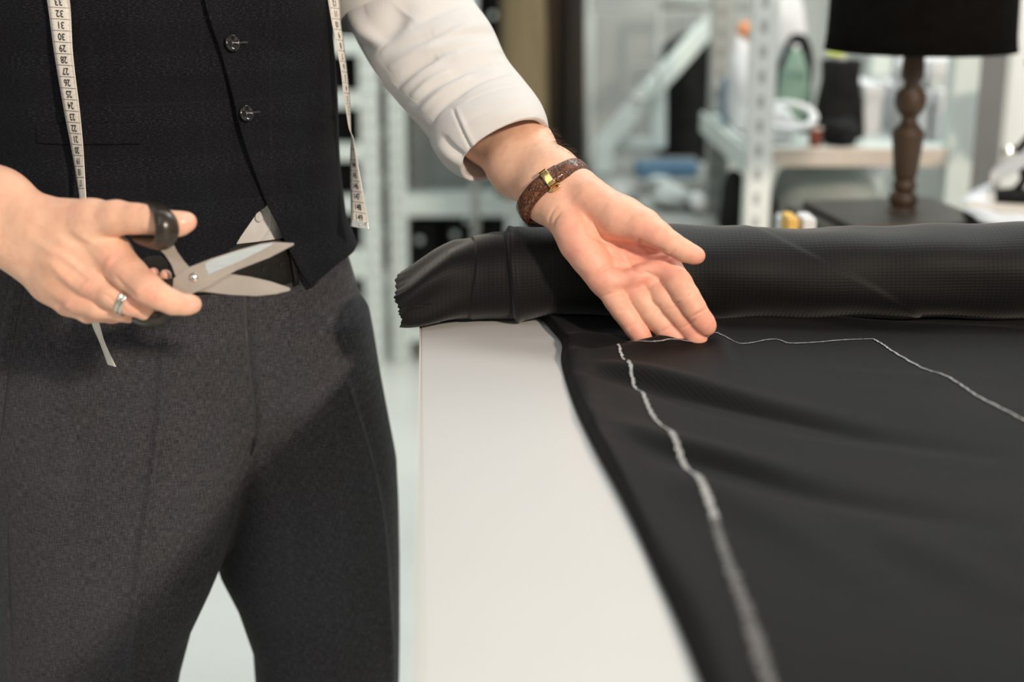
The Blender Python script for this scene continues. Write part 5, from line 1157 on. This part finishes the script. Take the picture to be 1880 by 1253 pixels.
thing_box('back_panel_box', 752, 938, 150, 358, 4.52, .2, M['sheetgrey'], 'big grey garment box on the rack under the rolled sleeve', 'box', base=W(732, 376, 4.30)[2] + .011)
for k, (x0, x1, y0, y1, sd) in enumerate(((752, 806, 402, 560, 31), (812, 870, 396, 560, 32), (876, 936, 400, 560, 33))):
    thing_box('dark_bundle', x0 + 2, x1 - 2, y0, y1, 4.36, .3, M['black'], ['black garment bundle at the left of the lower rack bay', 'black garment bundle in the middle of the lower rack bay', 'black garment bundle at the right of the lower rack bay'][k], 'bundle', group='black bundles on the racks', bev=.03, base=W(732, 608, 4.30)[2] + .01)
for k, (y0, y1) in enumerate(((92, 158), (194, 256), (290, 352), (388, 466), (500, 590))):
    lab = ['topmost', 'second from top', 'third from top', 'fourth from top', 'lowest'][k]
    z0 = W(684, [182, 278, 374, 482, 600][k], YK)[2] + .010
    thing_box('dark_box', 560, 664, y0, y1, YK + .12, .3, M['black'], 'black box in the rack beside the waistcoat, ' + lab, 'box', base=z0, group='black boxes in the left rack')
# dark goods high above the right end (top edge of frame)
bn = empty('lower_bench', (W(1150, 420, 3.2)[0], 3.1, 0), 'low grey bench with goods under the pressing table', 'bench')
bm = bmesh.new(); xa, xb = W(1090, 420, 3.1)[0], W(1300, 420, 3.1)[0]; zt = W(1100, 400, 3.1)[2]
box(bm, ((xa + xb) / 2, 3.1, zt), (xb - xa, .4, .03), 0, .004); link('bench_top', bm_mesh(bm), M['grey_metal'], bn, smooth=False)
for x in (xa + .03, xb - .03):
    for y in (2.95, 3.25): bm = bmesh.new(); box(bm, (x, y, (zt - .015) / 2), (.035, .035, zt - .015)); link('leg', bm_mesh(bm), M['grey_metal'], bn, smooth=False)
thing_lump('white_cloth', 1262, 1300, 352, 402, 3.1, .05, M['paper'], 'small white cloth ball near the far rack upright', 'cloth', 41, .12, base=zt + .016)
thing_lump('grey_cloth', 1195, 1270, 335, 402, 3.15, .07, M['greyc'], 'grey cloth heap on the low bench', 'cloth', 42, .1, base=zt + .016)
thing_lump('grey_cloth', 1098, 1172, 330, 402, 3.15, .07, M['grey_metal'], 'dark grey cloth heap on the low bench, nearest the open hand', 'cloth', 43, .1, base=zt + .016)

# black backdrop sheet added to darken the gaps behind the racks
xa, xb = W(470, 400, 5.6)[0], W(1062, 400, 5.6)[0]; nx = 260
xs_ = np.linspace(xa, xb, nx); zs_ = np.array([.02, .5, 1.0, 1.5, 2.0, 2.4])
Pc_ = np.array([[(x, 5.6 + .045 * sin(x * 38 + .3 * sin(z * 2)) + .01 * sin(x * 91), z) for z in zs_] for x in xs_])
cur = empty('backdrop', ((xa + xb) / 2, 5.6, 2.4), 'black pleated backdrop added to darken the gaps behind the white racks', 'backdrop')
o = link('backdrop_cloth', grid_mesh(Pc_), M['black'], cur); solid(o, .003, 0)
link('backdrop_rod', tubes_mesh([(np.array([(xa - .05, 5.6, 2.42), (xb + .05, 5.6, 2.42)]), .014, 12)]), M['grey_metal'], cur)
# pale discs added as blurred highlights among the dark goods
for (px, py, Y), lab in (((835, 431, 4.355), 'pale disc standing for a glint above the left end of the fabric roll'), ((858, 404, 4.355), 'pale disc standing for a glint just under the rack bar, above the fabric roll'), ((770, 441, 4.355), 'leftmost pale disc standing for a faint glint above the fabric roll end'), ((1022, 34, 4.08), 'upper pale disc standing for a glint between the brown garments'),
                 ((1018, 56, 4.08), 'pale disc standing for a glint just below the upper one between the brown garments'), ((1020, 178, 4.07), 'pale disc standing for a glint level with the cuff between the brown garments'), ((905, 28, 5.53), 'pale disc standing for a glint beside the upper sleeve')):
    c = W(px, py, Y); link('glint_disc', disc_mesh(c, np.array([1., 0, 0]), np.array([0, 0, 1.]), np.array([0, -1., 0]), [(.0001, .001), (.010, .001), (.011, 0), (.010, -.001), (.0001, -.001)], 24), M['white_metal'], None, label=lab, cat='glint', group='glint discs on dark goods')
for y in (2.72, 3.35):
    beam((XR0, y, 2.08), (XR1, y, 2.08), (.03, .03), 'top_beam', M['white_metal'], RK)
